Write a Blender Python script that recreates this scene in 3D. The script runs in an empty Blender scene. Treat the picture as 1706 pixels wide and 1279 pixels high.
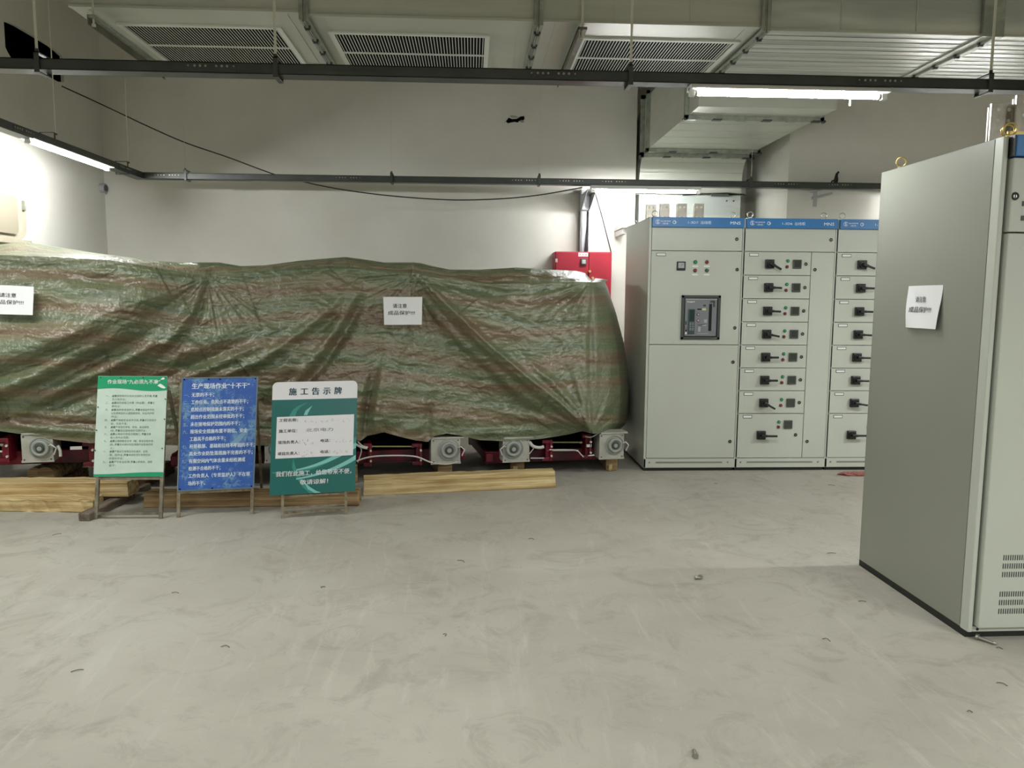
import bpy, bmesh, math, random
import numpy as np
from mathutils import Vector, Matrix
PI = math.pi
random.seed(7); RNG = np.random.RandomState(11)
scene = bpy.context.scene
COL = scene.collection

# ------------------------------------------------------------------ camera
F, PITCH, YAW, ROLL, CH = 1295.5, 0.1107, 0.0522, 0.0068, 1.513
fw = Vector((math.sin(YAW)*math.cos(PITCH), math.cos(YAW)*math.cos(PITCH), -math.sin(PITCH)))
rt = Vector((math.cos(YAW), -math.sin(YAW), 0)); up = rt.cross(fw)
r2 = rt*math.cos(ROLL)+up*math.sin(ROLL); u2 = -rt*math.sin(ROLL)+up*math.cos(ROLL)
cd = bpy.data.cameras.new('camera'); cam = bpy.data.objects.new('camera', cd); COL.objects.link(cam)
cd.sensor_fit = 'HORIZONTAL'; cd.sensor_width = 36; cd.lens = F*36/1706; cd.clip_start = 0.05; cd.clip_end = 100
M = Matrix((( r2.x, u2.x, -fw.x, 0), (r2.y, u2.y, -fw.y, 0), (r2.z, u2.z, -fw.z, CH), (0,0,0,1)))
cam.matrix_world = M; scene.camera = cam

def U(px, py, X=None, Y=None, Z=None):
    """world point seen at a photograph pixel, on the plane X=, Y= or Z= (metres)"""
    d = fw*F + r2*(px-853.0) - u2*(py-639.5)
    if X is not None: t = X/d.x
    elif Y is not None: t = Y/d.y
    else: t = (Z-CH)/d.z
    return Vector((d.x*t, d.y*t, CH+d.z*t))

# ------------------------------------------------------------------ light, exposure
w = bpy.data.worlds.new('world'); scene.world = w; w.use_nodes = True
w.node_tree.nodes['Background'].inputs[0].default_value = (0.8, 0.85, 0.9, 1)
w.node_tree.nodes['Background'].inputs[1].default_value = 0.05
scene.view_settings.view_transform = 'Standard'
scene.view_settings.look = 'None'
scene.view_settings.exposure = 0.0
scene.view_settings.gamma = 1.0
scene.view_settings.use_curve_mapping = False
TUBE_E = 370.0          # emission of the visible tubes
LAMP_W = 27.0          # default watts of an unseen lamp placed outside the frame
LCOL = (0.99, 1.0, 1.0)
def hidden_lamp(x, y, z=2.60, along='x', p=LAMP_W):
    l = bpy.data.lights.new('unseen_lamp', 'AREA'); l.shape = 'RECTANGLE'; l.size = 1.2; l.size_y = 0.12
    l.energy = p; l.color = LCOL
    o = bpy.data.objects.new('unseen_lamp', l); o.location = (x, y, z)
    if along == 'y': o.rotation_euler = (0, 0, PI/2)
    COL.objects.link(o)
for x, y, z, p in ((-2.6, 0.2, 2.6, 18), (0.4, 0.2, 2.6, 20), (3.9, -0.2, 2.6, 150), (-2.2, -2.8, 2.6, 50), (1.6, -2.8, 2.6, 70),  # unseen lamps; the strong right one added to brighten the nearest cabinet's front
                   (-0.9, 2.75, 2.68, 34), (-3.15, 4.3, 2.6, 42), (5.2, 4.3, 2.6, 100)):  # first one here added to even out the light on the floor
    hidden_lamp(x, y, z, p=p)

# ------------------------------------------------------------------ materials
def lin(c): return tuple(((v/255.0)/12.92 if v/255.0 <= .04045 else ((v/255.0+.055)/1.055)**2.4) for v in c)
MATS = {}
def mat(name, rgb, rough=.5, metal=0., spec=.5, noise=None, bump=None, emis=None, rgb2=None, vec='Object', stretch=(1,1,1), rrange=None, ramp=(.35,.65)):
    """noise=(scale,detail) mixes rgb with rgb2, bump=(scale,strength,distance)"""
    if name in MATS: return MATS[name]
    m = bpy.data.materials.new(name); m.use_nodes = True; nt = m.node_tree; N = nt.nodes; L = nt.links
    b = N['Principled BSDF']; c = lin(rgb)+(1,)
    b.inputs['Base Color'].default_value = c; b.inputs['Roughness'].default_value = rough
    b.inputs['Metallic'].default_value = metal; b.inputs['Specular IOR Level'].default_value = spec
    if emis:
        b.inputs['Emission Color'].default_value = tuple(emis[0])+(1,); b.inputs['Emission Strength'].default_value = emis[1]
    if noise or bump:
        tc = N.new('ShaderNodeTexCoord'); mp = N.new('ShaderNodeMapping'); mp.inputs['Scale'].default_value = stretch
        L.new(tc.outputs[vec], mp.inputs[0])
    if noise:
        n = N.new('ShaderNodeTexNoise'); n.inputs['Scale'].default_value = noise[0]; n.inputs['Detail'].default_value = noise[1]
        n.inputs['Roughness'].default_value = .6
        L.new(mp.outputs[0], n.inputs[0])
        r = N.new('ShaderNodeMapRange'); r.inputs[1].default_value = ramp[0]; r.inputs[2].default_value = ramp[1]
        L.new(n.outputs[0], r.inputs[0])
        mx = N.new('ShaderNodeMix'); mx.data_type = 'RGBA'
        mx.inputs[6].default_value = c; mx.inputs[7].default_value = lin(rgb2 or rgb)+(1,)
        L.new(r.outputs[0], mx.inputs[0]); L.new(mx.outputs[2], b.inputs['Base Color'])
        if rrange:
            r2_ = N.new('ShaderNodeMapRange'); r2_.inputs[3].default_value = rrange[0]; r2_.inputs[4].default_value = rrange[1]
            L.new(n.outputs[0], r2_.inputs[0]); L.new(r2_.outputs[0], b.inputs['Roughness'])
    if bump:
        n = N.new('ShaderNodeTexNoise'); n.inputs['Scale'].default_value = bump[0]; n.inputs['Detail'].default_value = 4
        L.new(mp.outputs[0], n.inputs[0])
        bp = N.new('ShaderNodeBump'); bp.inputs['Strength'].default_value = bump[1]; bp.inputs['Distance'].default_value = bump[2]
        L.new(n.outputs[0], bp.inputs['Height']); L.new(bp.outputs[0], b.inputs['Normal'])
    MATS[name] = m; return m

m_wall = mat('wall_paint', (209,208,199), .85, noise=(.9,4), rgb2=(200,198,188), bump=(3,.25,.01))
m_ceil = mat('ceiling_paint', (188,184,170), .9)
m_duct = mat('galvanised_duct', (178,182,170), .4, metal=.25, noise=(2.2,5), rgb2=(192,194,182), stretch=(.35,1,5), rrange=(.3,.55))
m_duct2 = mat('pale_duct_board', (202,205,196), .36, metal=.2, noise=(3,4), rgb2=(164,170,164), stretch=(.12,4,1), ramp=(.42,.58), rrange=(.25,.5))
m_flange = mat('flange_steel', (134,140,128), .45, metal=.25, noise=(14,3), rgb2=(160,165,152))
m_angle = mat('angle_iron', (92,90,76), .6, metal=.3, noise=(9,3), rgb2=(112,108,92))
m_tray = mat('dark_tray', (58,62,60), .4, metal=.25, noise=(3,3), rgb2=(70,74,70))
m_rod = mat('rod_zinc', (196,194,176), .5)
m_slat = mat('grille_white', (214,218,210), .5)
m_dark = mat('dark_inside', (10,10,10), .9, spec=.1)
m_lampw = mat('lamp_white', (225,226,222), .5)
m_tube = mat('lamp_tube', (255,255,255), .5, emis=(LCOL, TUBE_E))
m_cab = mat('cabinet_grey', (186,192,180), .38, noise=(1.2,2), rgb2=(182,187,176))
m_cabdim = mat('cabinet_grey_dimmed', (140,143,131), .32, noise=(1.2,2), rgb2=(136,139,127))  # same cabinet paint darkened; the side's shade is put into the colour
m_black = mat('black_plastic', (22,23,25), .35)
m_blk2 = mat('black_rubber', (26,26,24), .6)
m_grey = mat('dark_grey_plastic', (64,70,66), .45)
m_mgrey = mat('mid_grey_plastic', (118,122,126), .45)
m_lgrey = mat('light_grey_plastic', (160,163,164), .4)
m_meter = mat('meter_glass', (52,60,54), .15)
m_green = mat('green_lens', (26,150,96), .25)
m_red = mat('red_lens', (126,34,34), .3)
m_white = mat('white_label', (222,224,218), .6)
m_blue = mat('header_blue', (44,118,178), .35, noise=(2,2), rgb2=(40,108,168))
m_logo = mat('header_lettering', (226,238,248), .5)
m_steel = mat('zinc_steel', (170,168,158), .3, metal=.85)
m_tin = mat('tinned_busbar', (190,186,174), .35, metal=.6, noise=(20,3), rgb2=(168,163,150))
m_brass = mat('gold_zinc', (200,178,112), .3, metal=.8)
m_redbox = mat('red_enamel', (148,16,40), .5, noise=(1.5,2), rgb2=(138,14,36))
m_redfr = mat('red_frame_paint', (118,6,32), .5, noise=(5,4), rgb2=(58,5,20))
m_fan = mat('fan_box_paint', (178,178,168), .5, noise=(10,4), rgb2=(158,158,146))
m_fanh = mat('fan_hub', (150,156,148), .45)
m_cable = mat('white_cable', (196,196,188), .5)
m_paper = mat('paper', (226,228,228), .7)
m_ink = mat('ink', (46,46,50), .7)
m_ink2 = mat('faint_ink', (112,112,118), .7)

# ------------------------------------------------------------------ helpers
class MB:
    def __init__(s): s.v=[]; s.f=[]; s.mi=[]; s.mats=[]; s.sm=[]
    def m(s, mt):
        if mt not in s.mats: s.mats.append(mt)
        return s.mats.index(mt)
    def add(s, vs, fs, mt, smooth=False):
        o=len(s.v); s.v += [tuple(p) for p in vs]; k=s.m(mt)
        for f in fs: s.f.append([i+o for i in f]); s.mi.append(k); s.sm.append(smooth)
    def box(s, a, b, mt, bev=0.):
        x0,y0,z0=[min(a[i],b[i]) for i in range(3)]; x1,y1,z1=[max(a[i],b[i]) for i in range(3)]
        if bev<=0:
            s.add([(x0,y0,z0),(x1,y0,z0),(x1,y1,z0),(x0,y1,z0),(x0,y0,z1),(x1,y0,z1),(x1,y1,z1),(x0,y1,z1)],
                  [(0,3,2,1),(4,5,6,7),(0,1,5,4),(1,2,6,5),(2,3,7,6),(3,0,4,7)], mt); return
        bm=bmesh.new(); bmesh.ops.create_cube(bm,size=1)
        bmesh.ops.scale(bm,vec=(x1-x0,y1-y0,z1-z0),verts=bm.verts); bmesh.ops.translate(bm,vec=((x0+x1)/2,(y0+y1)/2,(z0+z1)/2),verts=bm.verts)
        bmesh.ops.bevel(bm,geom=bm.edges[:],offset=bev,segments=2,affect='EDGES',profile=.5)
        s.bm(bm,mt)
    def bm(s, bm, mt, smooth=False, mx=None):
        bm.verts.index_update()
        s.add([(mx@v.co if mx else v.co) for v in bm.verts],[[v.index for v in f.verts] for f in bm.faces],mt,smooth); bm.free()
    def cyl(s, p0, p1, r, mt, n=12, r1=None, smooth=True, caps=True):
        p0=Vector(p0);p1=Vector(p1);d=(p1-p0).normalized(); a=d.orthogonal().normalized(); b=d.cross(a); r1=r if r1 is None else r1
        vs=[];
        for i in range(n):
            t=2*PI*i/n; vs.append(p0+(a*math.cos(t)+b*math.sin(t))*r)
        for i in range(n):
            t=2*PI*i/n; vs.append(p1+(a*math.cos(t)+b*math.sin(t))*r1)
        s.add(vs,[(i,(i+1)%n,n+(i+1)%n,n+i) for i in range(n)],mt,smooth)
        if caps: s.add(vs,[tuple(range(n-1,-1,-1)),tuple(range(n,2*n))],mt)
    def tube(s, pts, r, mt, n=8):
        pts=[Vector(p) for p in pts]; rings=[]; a=None
        for i,p in enumerate(pts):
            d=(pts[min(i+1,len(pts)-1)]-pts[max(i-1,0)]).normalized()
            a = d.orthogonal().normalized() if a is None else (a-d*a.dot(d)).normalized()
            b=d.cross(a); rings.append([p+(a*math.cos(2*PI*k/n)+b*math.sin(2*PI*k/n))*r for k in range(n)])
        vs=[q for R in rings for q in R]; fs=[]
        for i in range(len(pts)-1):
            for k in range(n): fs.append((i*n+k,i*n+(k+1)%n,(i+1)*n+(k+1)%n,(i+1)*n+k))
        s.add(vs,fs,mt,True); s.add(vs,[tuple(range(n-1,-1,-1)),tuple(range(len(vs)-n,len(vs)))],mt)
    def torus(s, c, nrm, R, r, mt, n=20, k=8):
        c=Vector(c); d=Vector(nrm).normalized(); a=d.orthogonal().normalized(); b=d.cross(a); vs=[];fs=[]
        for i in range(n):
            t=2*PI*i/n; e=a*math.cos(t)+b*math.sin(t)
            for j in range(k):
                q=2*PI*j/k; vs.append(c+e*(R+r*math.cos(q))+d*r*math.sin(q))
        for i in range(n):
            for j in range(k): fs.append((i*k+j,((i+1)%n)*k+j,((i+1)%n)*k+(j+1)%k,i*k+(j+1)%k))
        s.add(vs,fs,mt,True)
    def prism(s, poly, o, ux, uy, depth, mt):
        """flat outline poly (list of 2d) in plane o+ux*x+uy*y, extruded by vector depth"""
        o=Vector(o);ux=Vector(ux);uy=Vector(uy);dv=Vector(depth); n=len(poly)
        A=[o+ux*x+uy*y for x,y in poly]; B=[p+dv for p in A]
        s.add(A+B,[tuple(range(n)),tuple(range(2*n-1,n-1,-1))]+[(i,n+i,n+(i+1)%n,(i+1)%n) for i in range(n)],mt)
    def build(s, name, parent=None, loc=None, rot=None, fix=True):
        me=bpy.data.meshes.new(name); me.from_pydata(s.v,[],s.f)
        for x in s.mats: me.materials.append(x)
        me.polygons.foreach_set('material_index',s.mi); me.polygons.foreach_set('use_smooth',s.sm)
        if fix:
            b=bmesh.new(); b.from_mesh(me); bmesh.ops.recalc_face_normals(b,faces=b.faces[:]); b.to_mesh(me); b.free()
        me.update()
        o=bpy.data.objects.new(name,me); COL.objects.link(o)
        if parent: o.parent=parent
        if loc is not None: o.location=loc
        if rot is not None: o.rotation_euler=rot
        return o
def tag(o, label=None, cat=None, group=None, kind=None):
    if label: o['label']=label
    if cat: o['category']=cat
    if group: o['group']=group
    if kind: o['kind']=kind
    return o
def thing(name, loc, label, cat, group=None, rz=0):
    o=bpy.data.objects.new(name,None); o.empty_display_size=.1; COL.objects.link(o); o.location=loc; o.rotation_euler=(0,0,rz)
    return tag(o,label,cat,group)
def struct(name, mb, **k): return tag(mb.build(name,**k),kind='structure')
def kids(o): return [c for c in bpy.data.objects if c.parent==o]
def copy_tree(o, parent=None, cmap=None):
    c=o.copy(); COL.objects.link(c); c.parent=parent
    for ch in CH_OF.get(o.name,[]): copy_tree(ch,c)
    return c
CH_OF={}
def index_children():
    CH_OF.clear()
    for o in bpy.data.objects:
        if o.parent: CH_OF.setdefault(o.parent.name,[]).append(o)
TXT_CACHE={}
def text_tris(s, bold=0.0):
    """glyph outlines as triangles; bold = stroke thickening by shifted copies (em)"""
    if s not in TXT_CACHE:
        c=bpy.data.curves.new('t','FONT'); c.body=s; c.size=1; c.resolution_u=2
        o=bpy.data.objects.new('t',c)
        me=o.to_mesh()
        vs=[tuple(v.co) for v in me.vertices]; fs=[tuple(p.vertices) for p in me.polygons]
        o.to_mesh_clear(); bpy.data.objects.remove(o); bpy.data.curves.remove(c)
        TXT_CACHE[s]=(vs,fs)
    vs,fs=TXT_CACHE[s]
    if bold>0:
        V=[];F_=[]
        for dx_,dy_ in ((-bold,0),(bold,0),(0,bold*.6)):
            k=len(V); V+=[(v[0]+dx_,v[1]+dy_,.0002*(1+k//len(vs))) for v in vs]; F_+=[tuple(i+k for i in f) for f in fs]
        return V,F_
    return vs,fs
def text(mb, s, x, y, h, mt, o, ux, uy, width=None, bold=0.0, off=(0,0,0)):
    """write s with its lower left at (x,y) of the plane o,ux,uy; h glyph height; width squeezes the line"""
    vs,fs=text_tris(s,bold)
    if not vs: return
    a=np.array(vs); x0,x1=a[:,0].min(),a[:,0].max()
    sy=h/0.88; sx=(width/(x1-x0)) if width else sy
    o=Vector(o);ux=Vector(ux);uy=Vector(uy);off=Vector(off)
    nz=ux.cross(uy).normalized()
    mb.add([o+ux*(x+(p[0]-x0)*sx)+uy*(y+p[1]*sy)+off+nz*p[2] for p in vs],fs,mt)

# ------------------------------------------------------------------ the room
YB=8.8                                     # back wall
XL=U(176,350,Y=YB).x                       # left wall
XR=7.2; YR=-5.5; ZC=4.9
mb=MB(); mb.box((XL-.3,YR-.3,-.2),(XR+.3,10.6,0),mat('concrete_floor',(172,167,152))); floor=struct('floor',mb)
def floor_material():
    m=MATS['concrete_floor']; nt=m.node_tree; N=nt.nodes; L=nt.links; b=N['Principled BSDF']
    tc=N.new('ShaderNodeTexCoord')
    def noise(scale,detail,st=(1,1,1),rot=0,rough=.6,dist=0):
        mp=N.new('ShaderNodeMapping'); mp.inputs['Scale'].default_value=st; mp.inputs['Rotation'].default_value=(0,0,rot)
        L.new(tc.outputs['Object'],mp.inputs[0]); n=N.new('ShaderNodeTexNoise'); n.inputs['Scale'].default_value=scale
        n.inputs['Detail'].default_value=detail; n.inputs['Roughness'].default_value=rough; n.inputs['Distortion'].default_value=dist; L.new(mp.outputs[0],n.inputs[0]); return n
    def rng(n,a,c,lo=0,hi=1):
        r=N.new('ShaderNodeMapRange'); r.inputs[1].default_value=a; r.inputs[2].default_value=c; r.inputs[3].default_value=lo; r.inputs[4].default_value=hi
        L.new(n.outputs[0],r.inputs[0]); return r
    def mix(fac,a,bc):
        x=N.new('ShaderNodeMix'); x.data_type='RGBA'; L.new(fac.outputs[0],x.inputs[0])
        if isinstance(a,tuple): x.inputs[6].default_value=lin(a)+(1,)
        else: L.new(a.outputs[2],x.inputs[6])
        x.inputs[7].default_value=lin(bc)+(1,); return x
    c=mix(rng(noise(.7,6),.35,.65),(158,154,142),(174,171,159))
    c=mix(rng(noise(3.2,9,(1,1,1),0,.75,1.5),.5,.72,0,.65),c,(132,127,114))
    c=mix(rng(noise(1.6,8,(3,.6,1),.55,.7,1.6),.56,.78,0,.6),c,(190,187,177))
    c=mix(rng(noise(1.5,8,(4,.5,1),-.9,.7,1.8),.58,.8,0,.55),c,(188,185,175))
    c=mix(rng(noise(9,8,(1,1,1),0,.75,2),.63,.75,0,.5),c,(114,107,94))
    c=mix(rng(noise(60,3),.68,.76,0,.35),c,(112,106,92))
    L.new(c.outputs[2],b.inputs['Base Color']); b.inputs['Roughness'].default_value=.72; b.inputs['Specular IOR Level'].default_value=.3
    bp=N.new('ShaderNodeBump'); bp.inputs['Strength'].default_value=.35; bp.inputs['Distance'].default_value=.008
    n=noise(14,8,(1,1,1),0,.7); L.new(n.outputs[0],bp.inputs['Height']); L.new(bp.outputs[0],b.inputs['Normal'])
floor_material()
mb=MB(); mb.box((XL-.3,YR-.3,ZC),(XR+.3,10.6,ZC+.2),m_ceil); struct('ceiling',mb)
# recess behind the cabinets (right of the main back wall)
RX0=U(1060,260,Y=YB).x; YBR=8.2; RX1=U(1313,300,Y=YBR).x; RY=9.47
mb=MB(); mb.box((XL-.2,YB,0),(RX0,YB+.25,ZC),m_wall); struct('wall_back',mb)
mb=MB(); mb.box((RX1,YBR,0),(XR+.2,YBR+.25,ZC),m_wall); struct('wall_back_right',mb)
mb=MB(); mb.box((RX1,YBR+.25,0),(RX1+.2,RY,ZC),m_wall); struct('wall_recess_right',mb)
mb=MB(); mb.box((RX0-.2,YB+.25,0),(RX0,RY,ZC),m_wall); struct('wall_recess_left',mb)
mb=MB(); mb.box((RX0-.2,RY,0),(RX1+.2,RY+.2,ZC),m_wall); struct('wall_recess_back',mb)
mb=MB(); mb.box((XR,YR,0),(XR+.2,YB,ZC),m_wall); struct('wall_right',mb)
mb=MB(); mb.box((XL-.2,YR-.2,0),(XR+.2,YR,ZC),m_wall); struct('wall_front',mb)
# left wall with a rough opening high up
h0=U(6,30,X=XL); h1=U(107,138,X=XL); hz1=h0.z; hz0=U(12,92,X=XL).z
mb=MB()
mb.box((XL-.03,YR,0),(XL,YB+.2,hz0),m_wall); mb.box((XL-.03,YR,hz1),(XL,YB+.2,ZC),m_wall)
mb.box((XL-.03,YR,hz0),(XL,h0.y,hz1),m_wall); mb.box((XL-.03,h1.y,hz0),(XL,YB+.2,hz1),m_wall)
for yy,zz,a_,b_ in ((h0.y,hz0,.07,.06),(h1.y,hz0,-.12,.03),(h1.y,hz1,-.22,-.03),(h0.y,hz1,.20,-.02)):
    mb.prism([(yy,zz),(yy+a_,zz),(yy+a_*.4,zz+b_*.5),(yy,zz+b_)],(XL,0,0),(0,1,0),(0,0,1),(-.03,0,0),m_wall)
struct('wall_left',mb)
h0=Vector((XL,h0.y,hz1)); h1=Vector((XL,h1.y,hz0))
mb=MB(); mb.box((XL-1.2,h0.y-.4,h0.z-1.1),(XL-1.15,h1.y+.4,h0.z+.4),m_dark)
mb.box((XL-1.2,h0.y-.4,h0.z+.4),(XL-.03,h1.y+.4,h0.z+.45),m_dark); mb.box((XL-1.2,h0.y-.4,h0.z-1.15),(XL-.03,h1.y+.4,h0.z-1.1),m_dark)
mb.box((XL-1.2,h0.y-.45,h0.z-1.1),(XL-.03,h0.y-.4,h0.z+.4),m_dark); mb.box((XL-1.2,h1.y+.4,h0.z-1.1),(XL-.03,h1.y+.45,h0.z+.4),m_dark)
struct('dark_box_1',mb)   # added black box; its colour gives the shade behind the opening

# hatch on the left wall (rounded pale frame)
a=U(36,395,X=XL); t_=U(25,307,X=XL)
th=thing('wall_hatch',(XL,a.y-.5,a.z+.25),'beige wall hatch with rounded corners on the left wall, cut off by the photo edge','hatch')
y1=.5; z1=t_.z-a.z-.25; 
def rrect(x0,y0,x1,y1,r,n=6):
    P=[]
    for cx,cy,a0 in ((x1-r,y1-r,0),(x0+r,y1-r,PI/2),(x0+r,y0+r,PI),(x1-r,y0+r,1.5*PI)):
        for k in range(n+1): P.append((cx+r*math.cos(a0+k*PI/2/n),cy+r*math.sin(a0+k*PI/2/n)))
    return P
m_hat=mat('hatch_paint',(164,158,140),.6,noise=(4,3),rgb2=(150,144,126))
mb=MB(); mb.prism(rrect(-.55,-.28,y1,z1,.12),(0,0,0),(0,1,0),(0,0,1),(.05,0,0),m_hat); mb.build('frame',th)
mb=MB(); mb.prism(rrect(-.42,-.24,y1-.16,z1-.12,.05),(.05,0,0),(0,1,0),(0,0,1),(.02,0,0),mat('hatch_panel',(134,127,110),.6)); mb.build('panel',th)
mb=MB(); mb.box((0,-.6,-.32),(.07,y1+.03,-.28),m_hat); mb.build('ledge',th)
mb=MB(); mb.box((.05,y1-.06,z1-.22),(.075,y1-.03,z1-.14),m_flange); mb.build('hinge',th)
p=U(168,313,X=XL)
mb=MB(); mb.cyl((0,0,0),(.05,0,0),.05,m_lgrey,16); mb.cyl((.05,0,0),(.06,0,0),.035,m_grey,16)
tag(mb.build('pipe_cap',loc=(XL,p.y,p.z)),'small round grey pipe cap on the left wall near the corner','pipe cap')

# torn patch on the back wall
p=U(858,201,Y=YB)
th=thing('wall_hole',(p.x,YB,p.z),'small ragged dark hole with torn edges high on the back wall','hole')
rag=[(-.10,-.01),(-.07,.03),(-.03,.015),(.02,.02),(.06,.045),(.10,.05),(.105,.02),(.08,-.005),(.05,.0),(.03,-.02),(-.01,-.012),(-.04,-.02),(-.08,-.03)]
mb=MB(); mb.prism(rag,(0,-.002,0),(1,0,0),(0,0,1),(0,-.004,0),m_dark); mb.build('hole_shade',th)  # flat black patch; its colour stands in for the shade inside the hole
for nm,pl,dz in (('torn_flap',[(-.04,.03),(-.06,.055),(.0,.05),(.04,.03)],-.03),('torn_flap',[(-.06,-.02),(-.03,-.06),(-.01,-.055),(.0,-.015)],-.025),('torn_flap',[(.05,-.01),(.09,-.025),(.10,-.005),(.07,.01)],-.03),('torn_flap',[(-.11,-.005),(-.115,-.035),(-.09,-.03)],-.02)):
    mb=MB(); mb.prism(pl,(0,-.004,0),(1,0,0),(0,-.4,.92),(0,-.004,0),mat('plaster_chip',(140,136,122),.9)); mb.build(nm,th)

# ------------------------------------------------------------------ cable trays
ZT=2.712
def tray(name,label,p0,p1,wid,hgt,holes,axis='x',group='dark cable trays'):
    """channel from p0 to p1 (top front edge line); holes=list of distances of bolt groups"""
    L_=(Vector(p1)-Vector(p0)).length; ang=math.atan2(p1[1]-p0[1],p1[0]-p0[0])
    th=thing(name,p0,label,'cable tray',group,rz=ang)
    mb=MB(); t=.003
    mb.box((0,0,-hgt),(L_,t,0),m_tray); mb.box((0,wid-t,-hgt),(L_,wid,0),m_tray); mb.box((0,0,-hgt),(L_,wid,-hgt+t),m_tray)
    mb.box((0,0,-.004),(L_,.012,0),m_tray); mb.box((0,wid-.012,-.004),(L_,wid,0),m_tray)
    mb.build('channel',th)
    for hx in holes:
        mb=MB(); mb.box((hx-.13,-.003,-hgt+.008),(hx+.13,0,-.008),m_tray); sp=mb.build('splice_plate',th)
        for k in (-4.2,-3,-2,-1,1,2,3,4.2):
            b=MB(); r=.0062 if abs(k)<4 else .004
            b.cyl((hx+k*.0275,-.0035,-hgt*.4),(hx+k*.0275,-.008,-hgt*.4),r,m_steel,8); b.build('bolt',sp)
    return th
P0=U(-60,96,Z=ZT); P1=U(1760,133,Z=ZT)
YN=4.25
xa=U(-80,96,Y=YN).x; xb=U(1800,133,Y=YN).x
hol=[U(x,110,Y=YN).x-xa for x in (352,922,1467)]
near=tray('cable_tray','long black cable tray crossing the whole room in front of the ducts',(xa,YN,ZT),(xb,YN,ZT),.10,.055,hol,group=None)
YFAR=8.0
cx=U(238,287,Y=YFAR).x
xb2=6.6
hol=[U(x,295,Y=YFAR).x-cx for x in (278,580,873,952,1023,1310,1400)]
far=tray('cable_tray','dark cable tray running along the back wall above the covered equipment',(cx,YFAR,ZT),(xb2,YFAR,ZT),.10,.06,hol,group=None)
left=tray('cable_tray','dark cable tray running along the left wall towards the corner',(cx,4.4,ZT),(cx,YFAR+.1,ZT),.10,.06,[1.55,3.2],group=None)
# branch above the right cabinet
pe=U(1666,174,Y=4.4)
br=tray('cable_tray','short dark tray branch over the nearest grey cabinet at the right edge',(pe.x+.13,1.8,pe.z+.06),(pe.x+.13,4.2,pe.z+.06),.12,.06,[],group=None)
# hangers
def hanger(x,y,z0,label,ztop=ZC,wid=.12,group='threaded rods holding the trays',ax='x',r=.0045):
    th=thing('tray_hanger',(x,y,z0),label,'hanger',group)
    mb=MB(); mb.cyl((0,.0,.0),(0,0,ztop-z0),r,m_rod,8); mb.build('rod',th)
    mb=MB()
    if ax=='x':
        mb.box((-.012,-.012,-.068),(.012,-.006,.03),m_tray); mb.box((-.012,.108,-.068),(.012,.114,.03),m_tray); mb.box((-.012,-.012,-.072),(.012,.114,-.066),m_tray); mb.box((-.012,-.012,.024),(.012,.114,.03),m_tray)
    else:
        mb.box((-.01,-.012,-.068),(-.006,.012,.05),m_tray); mb.box((-.12,-.012,-.068),(-.116,.012,.05),m_tray); mb.box((-.12,-.012,.046),(-.006,.012,.05),m_tray); mb.box((-.12,-.012,-.072),(-.006,.012,-.066),m_tray)
    mb.build('clamp',th)
    mb=MB(); mb.cyl((0,0,.03),(0,0,.045),.01,m_tray,6); mb.build('nut',th)
for i,(x,yy,lb) in enumerate(((70.5,95,'leftmost pale threaded rod holding the front tray'),(463,100,'threaded rod holding the front tray below the left duct grille'),(1048,112,'threaded rod holding the front tray before the third duct grille'),(1641,122,'rightmost threaded rod holding the front tray'))):
    q=U(x,yy,Y=YN+.05); hanger(q.x,YN,ZT,lb,r=.007)
for x,lb in ((312,'hanger on the back tray nearest the left corner'),(653,'hanger on the back tray left of the wall hole'),(898,'hanger on the back tray right of the wall hole'),(1249,'hanger on the back tray in front of the descending duct')):
    q=U(x,292,Y=YFAR+.05); hanger(q.x,YFAR,ZT,lb,r=.002,ztop=ZC if x<1200 else 3.04)
for x,y_,lb in ((82,222,'hanger on the left tray above the left lamp'),(205,268,'hanger on the left tray close to the corner')):
    q=U(x,y_,X=cx-.05); hanger(cx,q.y,ZT,lb,ax='y',r=.0045)
# wall bracket with black cable bundle at right of far tray
q=U(1362,322,Y=YFAR+.05)
th=thing('tray_bracket',(q.x,YFAR+.1,ZT-.075),'grey angle bracket holding the back tray to the wall at right','bracket')
mb=MB(); mb.box((-.02,0,-.16),(.02,.005,.0),m_lgrey); mb.box((-.02,-.1,-.005),(.02,.1,.0),m_lgrey); mb.prism([(.0,-.035),(.0,-.06),(.22,-.005),(.22,.02)],(-.02,.04,-.02),(1,0,0),(0,0,1),(0,.006,0),m_lgrey); mb.build('angle_arm',th)
for z in (-.13,-.05):
    mb=MB(); mb.cyl((0,-.004,z),(0,0,z),.008,m_steel,8); mb.build('bolt',th)
q=U(1391,300,Y=YFAR+.04)
mb=MB(); mb.tube([(0,0,-.03),(.0,-.01,.02),(.015,0,.07),(.03,.01,.10)],.014,m_blk2); mb.tube([(.015,0,-.03),(.025,-.01,.03),(.02,0,.09),(.04,.0,.115)],.011,m_blk2); mb.tube([(-.05,0,-.03),(-.03,-.01,.02),(.0,0,.03)],.008,m_blk2)
tag(mb.build('cable_bundle',loc=(q.x,YFAR+.05,ZT)),'short black cable bundle sticking up from the back tray','cable')

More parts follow.
